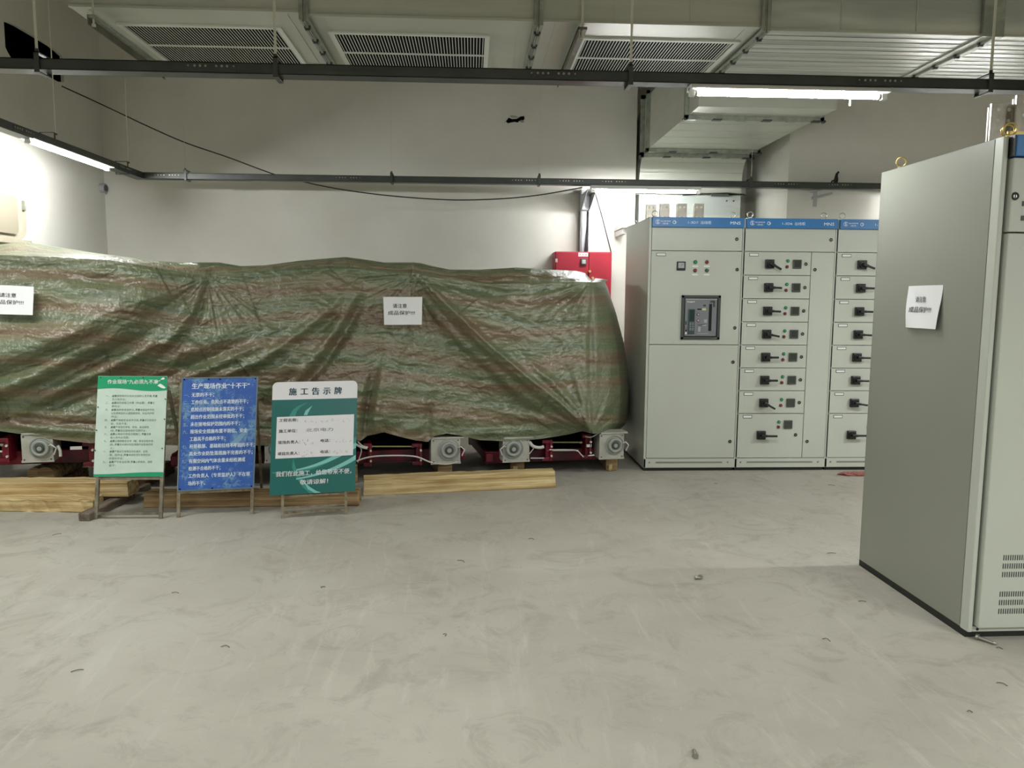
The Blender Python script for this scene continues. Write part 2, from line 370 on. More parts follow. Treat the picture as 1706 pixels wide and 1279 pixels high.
# ------------------------------------------------------------------ lamps
m_tube2 = mat('lamp_tube_dimmed', (255,255,255), .5, emis=(LCOL, TUBE_E*.7))  # same kind of tube, dimmed to light the nearest cabinet's side less
def lamp(x,y,z,length,label,along='x',tm=None):
    th=thing('tube_lamp',(x,y,z),label,'lamp','fluorescent batten lamps under the trays',rz=0 if along=='x' else PI/2)
    L_=length/2
    mb=MB(); mb.prism([(-.03,.062),(.03,.062),(.055,.014),(-.055,.014)],(-L_,0,0),(0,1,0),(0,0,1),(length,0,0),m_lampw); mb.build('housing',th)
    mb=MB(); mb.cyl((-L_+.035,0,0),(L_-.035,0,0),.013,tm or m_tube,16); mb.build('tube',th)
    for s in (-1,1):
        mb=MB(); mb.box((s*L_,-.016,-.018),(s*(L_-.03),.016,.03),m_lampw,.003); mb.build('lampholder',th)
        mb=MB(); mb.cyl((s*(L_-.03),0,0),(s*(L_-.045),0,0),.0135,m_steel,12); mb.build('tube_cap',th)
    mb=MB()
    for s in (-.6,.6): mb.box((s*L_-.01,-.01,.06),(s*L_+.01,.01,.085),m_flange)
    mb.build('mounting_clip',th)
    return th
a=U(1148,155,Y=YN+.05); b=U(1476,163,Y=YN+.05)
ln=lamp((a.x+b.x)/2,YN+.05,U(1300,158,Y=YN+.05).z,b.x-a.x,'lit tube lamp under the front tray, at upper right',tm=m_tube2)
a=U(984,318,Y=YFAR+.05); b=U(1166,321,Y=YFAR+.05)
lamp((a.x+b.x)/2,YFAR+.05,U(1080,319,Y=YFAR+.05).z,b.x-a.x,'lit tube lamp under the back tray above the first cabinet')
a=U(44,237,X=cx-.05); b=U(181,280,X=cx-.05)
lamp(cx-.05,(a.y+b.y)/2,(a.z+b.z)/2,abs(b.y-a.y),'lit tube lamp under the tray on the left wall','y')
lamp(5.05,YFAR+.05,ZT-.13,1.15,'lit tube lamp under the back tray hidden behind the nearest cabinet')
mb=MB(); mb.cyl((0,0,0),(0,0,-.03),.003,m_white,6); mb.cyl((0,0,-.02),(.0,0,-.035),.005,m_white,6)
q=U(1416,168,Y=YN+.05); tag(mb.build('cable_tie',loc=(q.x,YN+.05,q.z+.01)),'tiny white cable tie under the front lamp','cable tie')

# ------------------------------------------------------------------ big ceiling duct
ZD=3.35
YD=U(700,31,Z=ZD).y; YD2=6.55
xj=[U(112,14,Y=YD).x, U(507,28,Y=YD).x, U(897,36,Y=YD).x, U(1274,46,Y=YD).x, U(1650,56,Y=YD).x, 4.9]
duct=thing('ceiling_duct',((xj[0]+xj[-1])/2,(YD+YD2)/2,ZD),'large galvanised sheet metal duct under the ceiling with three grilles','duct')
dx,dy=(xj[0]+xj[-1])/2,(YD+YD2)/2
def D(x,y,z): return (x-dx,y-dy,z-ZD)
zoff=[.02,0,0,-.02,-.02]
HD=.75
for i in range(5):
    mb=MB(); zb=ZD+zoff[i]; x0,x1=xj[i],xj[i+1]; g=.012
    mb.box(D(x0+g,YD,zb),D(x1-g,YD2,ZD+HD),m_duct2 if i>=3 else m_duct)
    # cross-beads on the front face and folded lip along the lower front edge
    mb.box(D(x0+g,YD-.012,zb-.004),D(x1-g,YD+.02,zb+.012),m_duct)
    n=3
    for k in range(1,n):
        xx=x0+(x1-x0)*k/n; mb.box(D(xx-.004,YD-.004,zb),D(xx+.004,YD,ZD+HD),m_duct)
    if i>=3:
        for k in range(1,12):
            yy=YD+(YD2-YD)*k/12; mb.box(D(x0+g,yy-.005,zb-.004),D(x1-g,yy+.005,zb),m_duct2)
    else:
        for xx in (x0+.12,x1-.12): mb.box(D(xx-.003,YD,zb-.003),D(xx+.003,YD2,zb),m_duct)
    mb.build('duct_section',duct)
for i in range(1,5):
    x=xj[i]; wd=.03 if i<4 else .075
    mb=MB()
    for s in (-1,1):
        mb.box(D(x+s*.009,YD-.034,ZD-.034),D(x+s*wd,YD2+.03,ZD+.0-.02),m_flange)
        mb.box(D(x+s*.002,YD,ZD-.05),D(x+s*.008,YD2+.03,ZD+.0),m_flange)
        mb.box(D(x+s*.002,YD-.04,ZD-.05),D(x+s*.008,YD,ZD+HD+.03),m_flange)
        mb.box(D(x+s*.009,YD-.035,ZD-.0195),D(x+s*wd,YD-.01,ZD+HD),m_flange)
    fl=mb.build('flange',duct)
    for k in range(5):
        for s in (-1,):
            b=MB(); yy=YD+.1+k*.27; b.cyl(D(x-.022,yy,ZD-.04),D(x+.022,yy,ZD-.04),.011,m_tray,6); b.box(D(x-.015,yy-.01,ZD-.062),D(x+.015,yy+.01,ZD-.05),m_tray); b.build('clamp',fl)
# grilles: frame + two rows of slats
def grille(pxl,pxr,pyt,i):
    zb=ZD+zoff[i]; a=U(pxl,pyt,Z=zb); b=U(pxr,pyt+ (pxr-pxl)*.026,Z=zb); x0,x1=a.x,b.x; y0=(a.y+b.y)/2; y1=y0+.92; f=.035
    mb=MB(); z=zb-.012
    mb.box(D(x0,y0,z),D(x1,y0+f,zb),m_slat); mb.box(D(x0,y1-f,z),D(x1,y1,zb),m_slat)
    mb.box(D(x0,y0+f,z),D(x0+f,y1-f,zb),m_slat); mb.box(D(x1-f,y0+f,z),D(x1,y1-f,zb),m_slat)
    ym=(y0+y1)/2; mb.box(D(x0+f,ym-.008,z+.001),D(x1-f,ym+.008,zb),m_slat)
    mb.box(D(x0+f,y0+f,zb-.0025),D(x1-f,y1-f,zb-.001),m_dark)  # black sheet stands in for the shade between the slats
    g=mb.build('air_grille',duct)
    sm=MB(); ln=(y1-y0)/2-f-.008; sm.box((-.0026,0,-.002),(.0026,ln,.0),m_slat); s0=sm.build('slat',g)
    n=48; first=True
    for r,ys in ((0,y0+f),(1,ym+.008)):
        for k in range(n):
            xx=x0+f+(x1-x0-2*f)*(k+.5)/n
            o=s0 if first else s0.copy()
            if not first: COL.objects.link(o)
            first=False; o.location=D(xx,ys,zb-.0028); o.rotation_euler=(0,.1,0)
    return g
grille(192,468,37,0); grille(546,816,51,1); grille(968,1234,61,2)
# supports under the duct
for px,py,wd,lb in ((141,12,.05,'angle iron duct support at the left end of the ceiling duct'),(972,38,.06,'angle iron duct support between the second and third grilles')):
    q=U(px,py,Z=ZD-.03); th=thing('duct_support',(q.x,YD-.06,ZD-.05),lb,'duct support','duct supports')
    mb=MB(); mb.box((-wd/2,0,-.012),(wd/2,YD2-YD+.15,.004),m_angle if px>500 else m_flange); mb.box((-wd/2,0,-.06),(-wd/2+.006,YD2-YD+.15,.004),m_angle); mb.build('angle_beam',th)
    for yy in (.03,YD2-YD+.12):
        mb=MB(); mb.cyl((0,yy,-.06),(0,yy,ZC-ZD+.05),.007 if px<500 else .009,m_rod,8); mb.cyl((0,yy,-.06),(0,yy,-.045),.014,m_rod,6); mb.build('rod',th)

# ------------------------------------------------------------------ descending branch duct
ZB=3.10
p1=U(1150,192,Z=ZB); p3=U(1370,194,Z=ZB); p2=U(1078,247,Z=ZB); BX0=(p1.x+p2.x)/2; BX1=p3.x; BH=.56
bd=thing('branch_duct',((BX0+BX1)/2,7.6,ZB),'smaller galvanised duct turning down behind the first cabinet','duct')
hx=(BX1-BX0)/2
def B(y,z): return (y-7.6,z-ZB)
def prof(mb,pts_out,mt,x0=-hx,x1=hx):
    mb.prism(pts_out,(x0,0,0),(0,1,0),(0,0,1),(x1-x0,0,0),mt)
mb=MB(); mb.box((-hx,YD2+.035-7.6,0),(hx,p1.y-7.6,BH),m_duct); mb.build('duct_section',bd)
mb=MB(); mb.box((-hx,p1.y+.01-7.6,0),(hx,p2.y-7.6,BH),m_duct)
for k in range(1,5):
    yy=p1.y+(p2.y-p1.y)*k/5-7.6; mb.box((-hx,yy-.004,-.003),(hx,yy+.004,0),m_duct)
mb.build('duct_section',bd)
YV=8.86
# elbow: inner (lower) curve and outer curve
ri=.26; E=[]
y0=p2.y+.03-7.6; yv=YV-7.6
inn=[(y0,0)]+[(yv-ri+ri*math.sin(t),-ri+ri*math.cos(t)) for t in np.linspace(0,PI/2,8)]
out=[(yv+BH,-ri)]+[(yv-ri+(ri+BH)*math.sin(t),-ri+(ri+BH)*math.cos(t)) for t in np.linspace(PI/2,0,10)]+[(y0,BH)]
mb=MB(); prof(mb,inn+out,m_duct)
for t in (.35,.8,1.25):
    yy=yv-ri+ri*math.sin(t); zz=-ri+ri*math.cos(t); mb.cyl((-hx,yy,zz),(hx,yy,zz),.006,m_duct,8)
mb.build('elbow',bd)
zf=U(1200,324,Y=YV).z-ZB
mb=MB(); mb.box((-hx,yv,-ri-.01),(hx,yv+BH,zf+.01),m_duct); mb.build('duct_section',bd)
mb=MB(); mb.box((-hx+.005,yv,zf-.01),(hx-.005,yv+BH,-2.1),m_duct2); mb.build('duct_section',bd)
def flange_ring(y,th_=.035,gap=.012,nm='flange',bolts=True):
    mb=MB()
    for s in (-1,1):
        mb.box((-hx-th_,y+s*gap-.003,-th_),(hx+th_,y+s*gap+.003,0),m_flange); mb.box((-hx-th_,y+s*gap-.003,BH),(hx+th_,y+s*gap+.003,BH+th_),m_flange)
        mb.box((-hx-th_,y+s*gap-.003,-th_),(-hx,y+s*gap+.003,BH+th_),m_flange); mb.box((hx,y+s*gap-.003,-th_),(hx+th_,y+s*gap+.003,BH+th_),m_flange)
    mb.box((-hx-.006,y-.03,-.006),(hx+.006,y+.03,0),m_flange)
    mb.box((-hx-.006,y-.03,-.006),(-hx,y+.03,BH+.006),m_flange)
    fl=mb.build(nm,bd)
    if bolts:
        for k in range(6):
            b=MB(); xx=-hx+2*hx*(k+.15)/5.3; b.box((xx-.04,y-.025,-th_-.006),(xx+.04,y+.025,-th_+.006),m_tray if k%2 else m_flange); b.build('clamp',fl)
        for x in (-hx-th_,hx+th_):
            b=MB(); b.cyl((x,y-.02,-th_),(x,y+.02,-th_),.014,m_tray,6); b.build('corner_bolt',fl)
flange_ring(p1.y-7.6); flange_ring(p2.y-7.6); flange_ring(p2.y-7.6+.24,bolts=True,th_=.045)
mb=MB()
for s in (-1,1): mb.box((-hx-.03,yv-.03,zf+s*.012-.003),(hx+.03,yv+BH+.03,zf+s*.012+.003),m_flange)
f2=mb.build('flange',bd)
mb=MB(); mb.tube([(-.1,yv-.05,zf-.02),(.15,yv-.07,zf-.005),(.4,yv-.06,zf+.01),(.62,yv-.05,zf-.01)],.006,m_blk2); mb.build('lever_rod',bd)
mb=MB(); mb.box((.22,yv-.08,zf-.03),(.42,yv-.05,zf+.0),m_grey,.004); mb.build('damper_arm',bd)
for x in (.42,.5):
    mb=MB(); mb.cyl((x,yv-.01,zf-.07),(x,yv,zf-.07),.01,m_grey,8); mb.build('rivet',bd)

# ------------------------------------------------------------------ vertical wall trunking, cables, red panel box
xa_=U(968,360,Y=8.65).x; xb_=U(981.5,360,Y=8.65).x
zt0=1.9; zt1=U(970,316,Y=8.65).z
tr=thing('wall_trunking',((xa_+xb_)/2,8.8,zt0),'grey vertical wall trunking with open slot above the red box','trunking')
hw=(xb_-xa_)/2; H_=zt1-zt0
mb=MB(); mb.box((-hw,-.15,0),(-hw+.006,-.0,H_),m_lgrey); mb.box((hw-.006,-.15,0),(hw,0,H_),m_lgrey); mb.box((-hw,-.02,0),(hw,-.0,H_),m_lgrey)
zc_=U(970,349,Y=8.65).z-zt0
mb.box((-hw,-.155,zc_),(hw,-.15,H_),m_lgrey); mb.build('channel',tr)
mb=MB(); mb.box((-hw+.012,-.16,.0),(hw-.03,-.15,zc_-.02),m_lgrey); mb.build('cover_plate',tr)
mb=MB(); mb.box((-hw+.01,-.165,zc_-.02),(hw-.005,-.155,zc_),m_blk2); mb.build('slot_edge',tr)
mb=MB(); mb.box((-hw,-.65,H_-.06),(hw+.0,-.1,H_-.055),m_lgrey); mb.prism([(-.65,H_-.055),(-.15,H_-.055),(-.15,H_-.22)],(-hw,0,0),(0,1,0),(0,0,1),(.005,0,0),m_lgrey); mb.prism([(-.65,H_-.055),(-.15,H_-.055),(-.15,H_-.22)],(hw,0,0),(0,1,0),(0,0,1),(.005,0,0),m_lgrey); mb.build('bend',tr)
mb=MB(); mb.tube([(hw-.012,-.17,zc_-.03),(hw-.014,-.175,.30),(hw-.03,-.18,.2),(hw-.035,-.17,.0)],.007,m_blk2); mb.tube([(hw-.02,-.165,.4),(0,-.18,.13),(-.01,-.17,.0)],.006,m_blk2); mb.build('black_cable',tr)
q=U(966.5,340,Y=8.75)
mb=MB(); mb.cyl((0,0,0),(0,0,H_-.1),.008,m_black,8); mb.box((-.008,-.012,.55),(.008,-.0,.75),m_lgrey)
tag(mb.build('conduit',loc=(q.x,8.77,zt0+.02)),'thin dark conduit running up left of the grey trunking','conduit')
# hanging cables
pt=[(107,138),(150,165),(197,187),(250,212),(310,238),(380,262),(450,288),(485,298),(560,314),(640,325),(720,331.5),(780,333),(850,330),(910,323),(970,312)]
P=[]
for i,(x,y) in enumerate(pt):
    t=i/(len(pt)-1); yy=h1.y-.05+(YFAR+.14-h1.y+.05)*min(1,t*2.2) if t<.45 else YFAR+.14-.1*(t-.45)/.55
    P.append(U(x,y,Y=yy))
def smooth(P,k=6):
    Q=[]
    for i in range(len(P)-1):
        a=P[max(i-1,0)];b=P[i];c=P[i+1];d=P[min(i+2,len(P)-1)]
        for j in range(k):
            t=j/k; Q.append(.5*((2*b)+(c-a)*t+(2*a-5*b+4*c-d)*t*t+(3*b-a-3*c+d)*t**3))
    Q.append(P[-1]); return Q
P[0]=Vector((XL-.1,h1.y-.06,hz0+.02)); 
mb=MB(); mb.tube(smooth(P),.006,m_blk2); tag(mb.build('hanging_cable'),'black cable sagging from the wall opening to the back tray','cable')
mb=MB(); mb.tube(smooth([U(990,318,Y=8.12),U(994,330,Y=8.2),U(1004,365,Y=8.35),U(1018,420,Y=8.55)]),.006,m_blk2); tag(mb.build('hanging_cable'),'thin black cable dropping from the back lamp to the red box','cable')
# red box
rx0=U(925,440,Y=8.5).x; rx1=U(1019.5,440,Y=8.5).x; rzt=U(970,419,Y=8.5).z; rw=rx1-rx0
rb=thing('fire_cabinet',(rx0,8.5,.9),'red metal wall box half hidden behind the green tarpaulin','metal box')
mb=MB(); mb.box((0,.02,0),(rw,.295,rzt-.9),m_redbox,.004); mb.build('body',rb)
spx=U(981,440,Y=8.5).x-rx0
mb=MB(); mb.box((.008,0,.01),(spx-.002,.02,rzt-.91),m_redbox,.003); dl=mb.build('door',rb)
mb=MB(); mb.box((spx+.002,0.0,.01),(rw-.006,.02,rzt-.91),m_redbox,.003); dr=mb.build('door',rb)
q=U(972,424,Y=8.5); mb=MB(); mb.box((q.x-rx0-.055,-.004,q.z-.9-.02),(q.x-rx0+.05,0,q.z-.9+.02),m_white); text(mb,'配电箱',q.x-rx0-.045,q.z-.9-.009,.02,m_redbox,(0,0,0),(1,0,0),(0,0,1),width=.085,off=(0,-.005,0)); mb.build('label_plate',dl)
q=U(972,436,Y=8.5); mb=MB(); mb.box((q.x-rx0-.03,-.02,q.z-.9-.035),(q.x-rx0+.03,0,q.z-.9+.035),m_grey,.004); mb.box((q.x-rx0-.018,-.026,q.z-.9-.022),(q.x-rx0+.02,-.02,q.z-.9+.02),m_lgrey,.003); mb.build('latch',dl)
q=U(927,434,Y=8.5); mb=MB(); mb.box((q.x-rx0-.012,-.02,q.z-.9-.02),(q.x-rx0+.01,0,q.z-.9+.02),m_tin,.003); mb.build('hinge',dl)
for px,py in ((982,452),(987,463)):
    q=U(px,py,Y=8.5); mb=MB(); mb.cyl((q.x-rx0,-.03,q.z-.9),(q.x-rx0,0,q.z-.9),.014,m_brass,12); mb.build('knob',dr)
# small pale wall unit behind the first cabinet
q=U(1050,370,Y=8.2)
th=thing('wall_socket_box',(q.x,8.8,q.z),'small white bracket box on the wall left of the first cabinet','bracket')
mb=MB(); mb.box((-.06,-.5,-.05),(.08,0,.0),m_lampw,.005); mb.box((-.05,-.45,-.11),(-.01,0,-.05),m_lampw,.004); mb.build('shell',th)
mb=MB(); mb.box((-.03,-.505,-.035),(.03,-.5,-.015),m_mgrey); mb.build('slot',th)

# ------------------------------------------------------------------ switch cabinets
YC=6.657; CW=.8155; CD=.987
def lock(mb,x,z,y=0,r=.014):
    mb.torus((x,y-.004,z),(0,1,0),r*.78,r*.28,m_black,16,6); mb.cyl((x,y-.004,z),(x,y,z),r*.6,m_steel,12); mb.box((x-.002,y-.0055,z-r*.5),(x+.002,y-.004,z+r*.5),m_black)
def add_lock(par,x,z,y=0,r=.014):
    mb=MB(); lock(mb,0,0,0,r); return mb.build('lock',par,loc=(x,y,z))
def lens(par,x,z,mt,nm,y=0,r=.0115):
    mb=MB(); mb.cyl((0,0,0),(0,-.006,0),r*1.25,m_grey,14); mb.cyl((0,-.006,0),(0,-.016,0),r,mt,14,r1=r*.75); return mb.build(nm,par,loc=(x,y,z))
def label_holder(par,x,z,w_=.082,h_=.027):
    mb=MB(); mb.box((0,-.002,-h_),(w_,0,0),m_black); mb.box((.004,-.003,-h_+.004),(w_-.004,-.002,-.004),m_white); return mb.build('label_holder',par,loc=(x,0,z))
def ring(par,x,y,z,mt,R=.024):
    mb=MB(); mb.cyl((0,0,0),(0,0,.012),.016,mt,10); mb.torus((0,0,.012+R),(.25,1,0),R,.0042,mt,20,8); return mb.build('eyebolt',par,loc=(x,y,z))
def disc_poly(cx,cy,r,n=24,a0=0,a1=2*PI): return [(cx+r*math.cos(a0+(a1-a0)*k/n),cy+r*math.sin(a0+(a1-a0)*k/n)) for k in range(n)]
def arc_strip(mb,cx,cz,r,wd,a0,a1,mt,y,n=18):
    vs=[];fs=[]
    for k in range(n+1):
        a=a0+(a1-a0)*k/n
        for rr in (r-wd/2,r+wd/2): vs.append((cx+rr*math.cos(a),y,cz+rr*math.sin(a)))
    for k in range(n): fs.append((2*k,2*k+1,2*k+3,2*k+2))
    mb.add(vs,fs,mt)
def s_logo(mb,cx,cz,r,y,mt=m_logo):
    arc_strip(mb,cx,cz,r,r*.16,.35,2*PI-.2,mt,y,28)
    arc_strip(mb,cx+.02*r,cz+r*.28,r*.32,r*.22,.2,1.5*PI,mt,y,14)
    arc_strip(mb,cx-.02*r,cz-r*.30,r*.32,r*.22,-PI+.2,PI*.5,mt,y,14)
def header(par,code,W_,zt):
    """blue name board along the cabinet's top edge: z from zt-.085 to zt"""
    h=.083; mb=MB(); mb.box((.02,-.03,zt-h),(W_-.002,.03,zt),m_blue,.003); hb=mb.build('header_board',par)
    mb=MB(); y=-.0312; cz=zt-h/2
    s_logo(mb,.065,cz,.018,y)
    text(mb,'GLORVIOR',.09,cz+.001,.013,m_logo,(0,y,0),(1,0,0),(0,0,1),width=.085,bold=.02)
    text(mb,'—国立威—',.098,cz-.019,.013,m_logo,(0,y,0),(1,0,0),(0,0,1),width=.07,bold=.01)
    arc_strip(mb,.208,cz-.002,.013,.004,.5,2*PI-.3,m_logo,y); arc_strip(mb,.215,cz-.002,.0075,.004,-2.2,2.4,m_logo,y); mb.add([(.210,y,cz-.004),(.226,y,cz-.004),(.226,y,cz),(.210,y,cz)],[(0,1,2,3)],m_logo)
    text(mb,code,.325,cz-.012,.024,m_logo,(0,y,0),(1,0,0),(0,0,1),width=.088)
    text(mb,'出线柜',.435,cz-.013,.026,m_logo,(0,y,0),(1,0,0),(0,0,1),width=.09)
    text(mb,'MNS',W_-.125,cz-.015,.032,m_logo,(0,y,0),(1,0,0),(0,0,1),width=.088,bold=0)
    mb.build('lettering',hb); return hb
ZCAB=2.2
def carcass(par,W_,D_,zt,z0=.03,sidemat=m_cab):
    mb=MB(); mb.box((0,.02,z0),(.004,D_,zt),sidemat); mb.box((W_-.004,.02,z0),(W_,D_,zt),sidemat); mb.box((0,.02,zt-.004),(W_,D_,zt),m_cab)
    mb.box((0,D_-.004,z0),(W_,D_,zt),m_cab); mb.box((.004,.024,z0),(W_-.004,.03,zt-.004),m_cab)
    mb.box((0,0,z0),(.022,.03,zt-.0),m_cab,.003); mb.box((W_-.003,.0,z0),(W_,.03,zt-.0),m_cab)
    mb.build('body',par)
    mb=MB(); mb.box((.01,.02,0),(W_-.01,D_-.02,z0),m_blk2); mb.build('base_channel',par)
def plinth(par,W_,z0,z1):
    mb=MB(); g=.003
    mb.box((.0,0,z0),(W_-g,.02,z1-g),m_cab,.002)
    p=mb.build('plinth',par)
    mb=MB(); mb.box((.11,-.0015,z0+.04),(W_-.11,0,z0+.055),mat('recess_grey',(128,132,122),.6)); mb.build('slot',p)
    for x in (.055,W_-.06):
        mb=MB(); mb.cyl((x,-.003,z0+.048),(x,0,z0+.048),.008,m_steel,8); mb.build('screw',p)
def zrow(py,px=1150): return U(px,py,Y=YC).z
zr=[zrow(379.5,1300),zrow(419.3,1300),zrow(458.5,1290),zrow(497.6,1290),zrow(536.2,1290),zrow(574.6,1290),zrow(612.9,1285),zrow(650.9,1285),zrow(688.7,1285),zrow(762.6,1280)]
ZPL=zr[-1]
def door_panel(par,x0,x1,z0,z1,nm='door',g=.0028):
    mb=MB(); mb.box((x0+g,0,z0+g),(x1-g,.021,z1-g),m_cab,.0015); return mb.build(nm,par)
XC0=1.509
def base_cabinet(i,label):
    c=thing('switch_cabinet',(XC0+i*CW,YC,0),label,'electrical cabinet','grey switch cabinets against the back wall')
    carcass(c,CW,CD,ZCAB); plinth(c,CW,.03,ZPL); return c
# first cabinet
c1=base_cabinet(0,'first grey switch cabinet from the left with a circuit breaker window')
header(c1,'1-3D7',CW,ZCAB)
d=door_panel(c1,.022,CW-.004,zr[1],zr[0]); add_lock(d,CW-.055,zr[0]-(399-379.5)/194.6)
zmid=zrow(574,1150)
d=door_panel(c1,.022,CW-.004,zmid,zr[1])
def lx(px,py): q=U(px,py,Y=YC); return q.x-XC0, q.z
label_holder(d,*lx(1093.5,421))
x,z=lx(1134.5,443); mb=MB(); mb.box((-.038,-.012,-.038),(.038,0,.038),m_black,.003); mb.box((-.026,-.013,-.018),(.026,-.012,.028),m_lgrey); mb.cyl((-.004,-.0135,.0),(.012,-.0135,.015),.0015,m_black,6); mb.build('meter',d,loc=(x,0,z))
for px,py,mt,nm in ((1158.5,436.5,m_green,'green_lamp'),(1177.5,436.5,m_red,'red_lamp'),(1158,450.5,m_red,'red_lamp'),(1177.5,450.5,mat('dull_green',(70,100,84),.3),'green_lamp')):
    x,z=lx(px,py); lens(d,x,z,mt,nm,r=.0135); mb=MB(); mb.box((-.025,-.001,-.008),(.025,0,.004),m_white); mb.build('name_tag',d,loc=(x,0,z-.033))
add_lock(d,*lx(1228,449)); add_lock(d,*lx(1224,546))
# breaker window
bx0,bz1=lx(1135.5,491.5); bx1,bz0=lx(1198,565.5)
bk=MB(); f=.024
for a_,b_ in (((bx0,bz1-f),(bx1,bz1)),((bx0,bz0),(bx1,bz0+f)),((bx0,bz0),(bx0+f,bz1)),((bx1-f,bz0),(bx1,bz1))): bk.box((a_[0],-.014,a_[1]),(b_[0],0,b_[1]),m_grey,.003)
bk=bk.build('breaker_frame',d); tag(bk,'dark grey frame around the circuit breaker')
mb=MB(); mb.box((bx0+f,-.003,bz0+f),(bx1-f,0,bz1-f),m_black); ix0,ix1,iz0,iz1=bx0+f+.008,bx1-f-.008,bz0+f+.006,bz1-f-.005
mb.box((ix0,-.010,iz0),(ix1,-.003,iz1),m_mgrey,.003)
W_=ix1-ix0; H_=iz1-iz0; y=-.0105
def rc(u0,v0,u1,v1,mt,dz=.004): mb.box((ix0+u0*W_,y-dz,iz0+v0*H_),(ix0+u1*W_,y,iz0+v1*H_),mt)
rc(.10,.05,.31,.72,mat('breaker_screen',(58,78,80),.3)); rc(.14,.40,.29,.70,mat('breaker_screen2',(44,60,58),.2),.005); rc(.11,.05,.30,.12,m_grey,.005)
for v in (.16,.2,.25,.3,.34): rc(.15,v,.2,v+.018,m_lgrey,.006); rc(.23,v,.28,v+.018,m_lgrey,.006)
rc(.75,.14,.84,.86,m_black,.003); rc(.78,.9,.93,.95,m_grey); rc(.88,.78,.93,.92,m_grey)
rc(.38,.70,.51,.735,m_black,.003); rc(.53,.69,.65,.745,mat('pale_yellow',(190,196,150),.5)); rc(.57,.80,.65,.84,m_grey)
rc(.02,.30,.05,.40,m_black); rc(.02,.05,.07,.1,m_white); rc(.40,.06,.75,.075,m_lgrey); rc(.42,.12,.5,.25,m_lgrey); rc(.55,.27,.68,.3,m_lgrey); rc(.42,.30,.66,.305,m_grey); rc(.6,.36,.7,.45,m_lgrey,.002); rc(.0,.975,1,1,m_lgrey)
rc(.4,.3,.63,.31,m_red)
for u,v,mt in ((.42,.58,m_white),(.42,.42,m_red),(.05,.22,m_red),(.05,.15,m_black)):
    mb.torus((ix0+u*W_,y-.003,iz0+v*H_),(0,1,0),.011 if u>.1 else .006,.0022,m_grey if mt is m_white else mt,16,6); mb.cyl((ix0+u*W_,y-.004,iz0+v*H_),(ix0+u*W_,y,iz0+v*H_),.009 if u>.1 else .005,m_lgrey if mt is not m_black else m_black,12)
text(mb,'hager',ix0+.06*W_,iz0+.90*H_,.05*H_,m_white,(0,y-.001,0),(1,0,0),(0,0,1),width=.25*W_,bold=.03)
mb.build('breaker_face',d)
d=door_panel(c1,.022,CW-.004,ZPL,zmid); add_lock(d,*lx(1221,603)); add_lock(d,*lx(1216,735))
# busbars standing out of the top
for px0,px1,pyt in ((1077,1094,340),(1100,1116,339),(1128.5,1145,339),(1156.5,1173.5,339)):
    yb=YC+.55; a=U(px0,pyt,Y=yb); b=U(px1,pyt,Y=yb); mb=MB(); w2=(b.x-a.x)/2; xx=(a.x+b.x)/2-XC0; ht=a.z-ZCAB
    for k,yy in enumerate((0,.03)):
        # plate with four bolt holes drawn as dark-rimmed studs
        mb.box((-w2,yy,0),(w2,yy+.01,ht),m_tin,.001)
    o=mb.build('busbar',c1,loc=(xx,yb-YC,ZCAB))
    for sx in (-.42,.42):
        for sz in (.82,.32):
            b=MB(); b.cyl((sx*w2,-.001,sz*ht),(sx*w2,.0,sz*ht),.010,m_white,10); b.build('bolt_hole',o)
for x in (.06,CW-.075):
    for yy in (.06,CD-.08): ring(c1,x,yy,ZCAB,m_steel)
# second and third cabinets: drawers
def drawer(par,z0,z1,x1,big=False,ang=0.):
    d=door_panel(par,.004,x1,z0,z1,'drawer')
    label_holder(d,.06,z1-.014)
    if not big: sx,sz,gx,gz,rx,rz_,mx_,mz,lx_,lz=.236,z1-.105,.40,z1-.077,.395,z1-.128,.482,z1-.105,.56,z1-.103
    else: sx,sz,gx,gz,rx,rz_,mx_,mz,lx_,lz=.225,z1-.19,.385,z1-.075,.382,z1-.12,.467,z1-.097,.54,z1-.19
    mb=MB(); mb.box((-.038,-.03,-.038),(.038,0,.038),m_black,.005); mb.cyl((0,-.03,0),(0,-.04,0),.030,m_black,18); mb.box((-.03,-.032,.022),(.03,-.03,.03),m_grey); mb.build('rotary_switch',d,loc=(sx,0,sz))
    L_=.13 if big else .10
    mb=MB(); mb.box((-.012,-.068,-.011),(.04,-.04,.011),m_black,.004); mb.box((.03,-.066,-.009),(L_,-.048,.009),m_black,.004); mb.build('switch_handle',d,loc=(sx,0,sz),rot=(0,ang,0))
    lens(d,gx,gz,m_green,'green_lamp'); lens(d,rx,rz_,m_red,'red_lamp')
    mb=MB(); mb.box((-.038,-.014,-.038),(.038,0,.038),m_grey,.005); mb.box((-.028,-.0145,-.026),(.028,-.014,.03),m_meter); mb.build('meter',d,loc=(mx_,0,mz))
    add_lock(d,lx_,lz); return d
def drawer_cabinet(i,label,code,angs):
    c=base_cabinet(i,label); header(c,code,CW,ZCAB)
    d=door_panel(c,.004,CW-.003,zr[1],zr[0]); add_lock(d,CW-.045,zr[0]-.097)
    xs=.607
    for k in range(8): drawer(c,zr[k+2],zr[k+1],xs,k==7,angs[k])
    d=door_panel(c,xs,CW-.003,ZPL,zr[1],'cable_door'); add_lock(d,xs+.035,zr[1]-.15); add_lock(d,xs+.04,zrow(735,1340))
    for x in (.075,CW-.09):
        for yy in (.06,CD-.08): ring(c,x,yy,ZCAB,m_steel)
    return c
c2=drawer_cabinet(1,'second grey switch cabinet from the left with eight switch drawers','1-3D6',[.5,.05,.05,.2,.0,.0,.5,.02])
c3=drawer_cabinet(2,'third grey switch cabinet partly hidden by the nearest cabinet','1-3D5',[.35,.02,.02,.05,.02,.02,.15,.0])

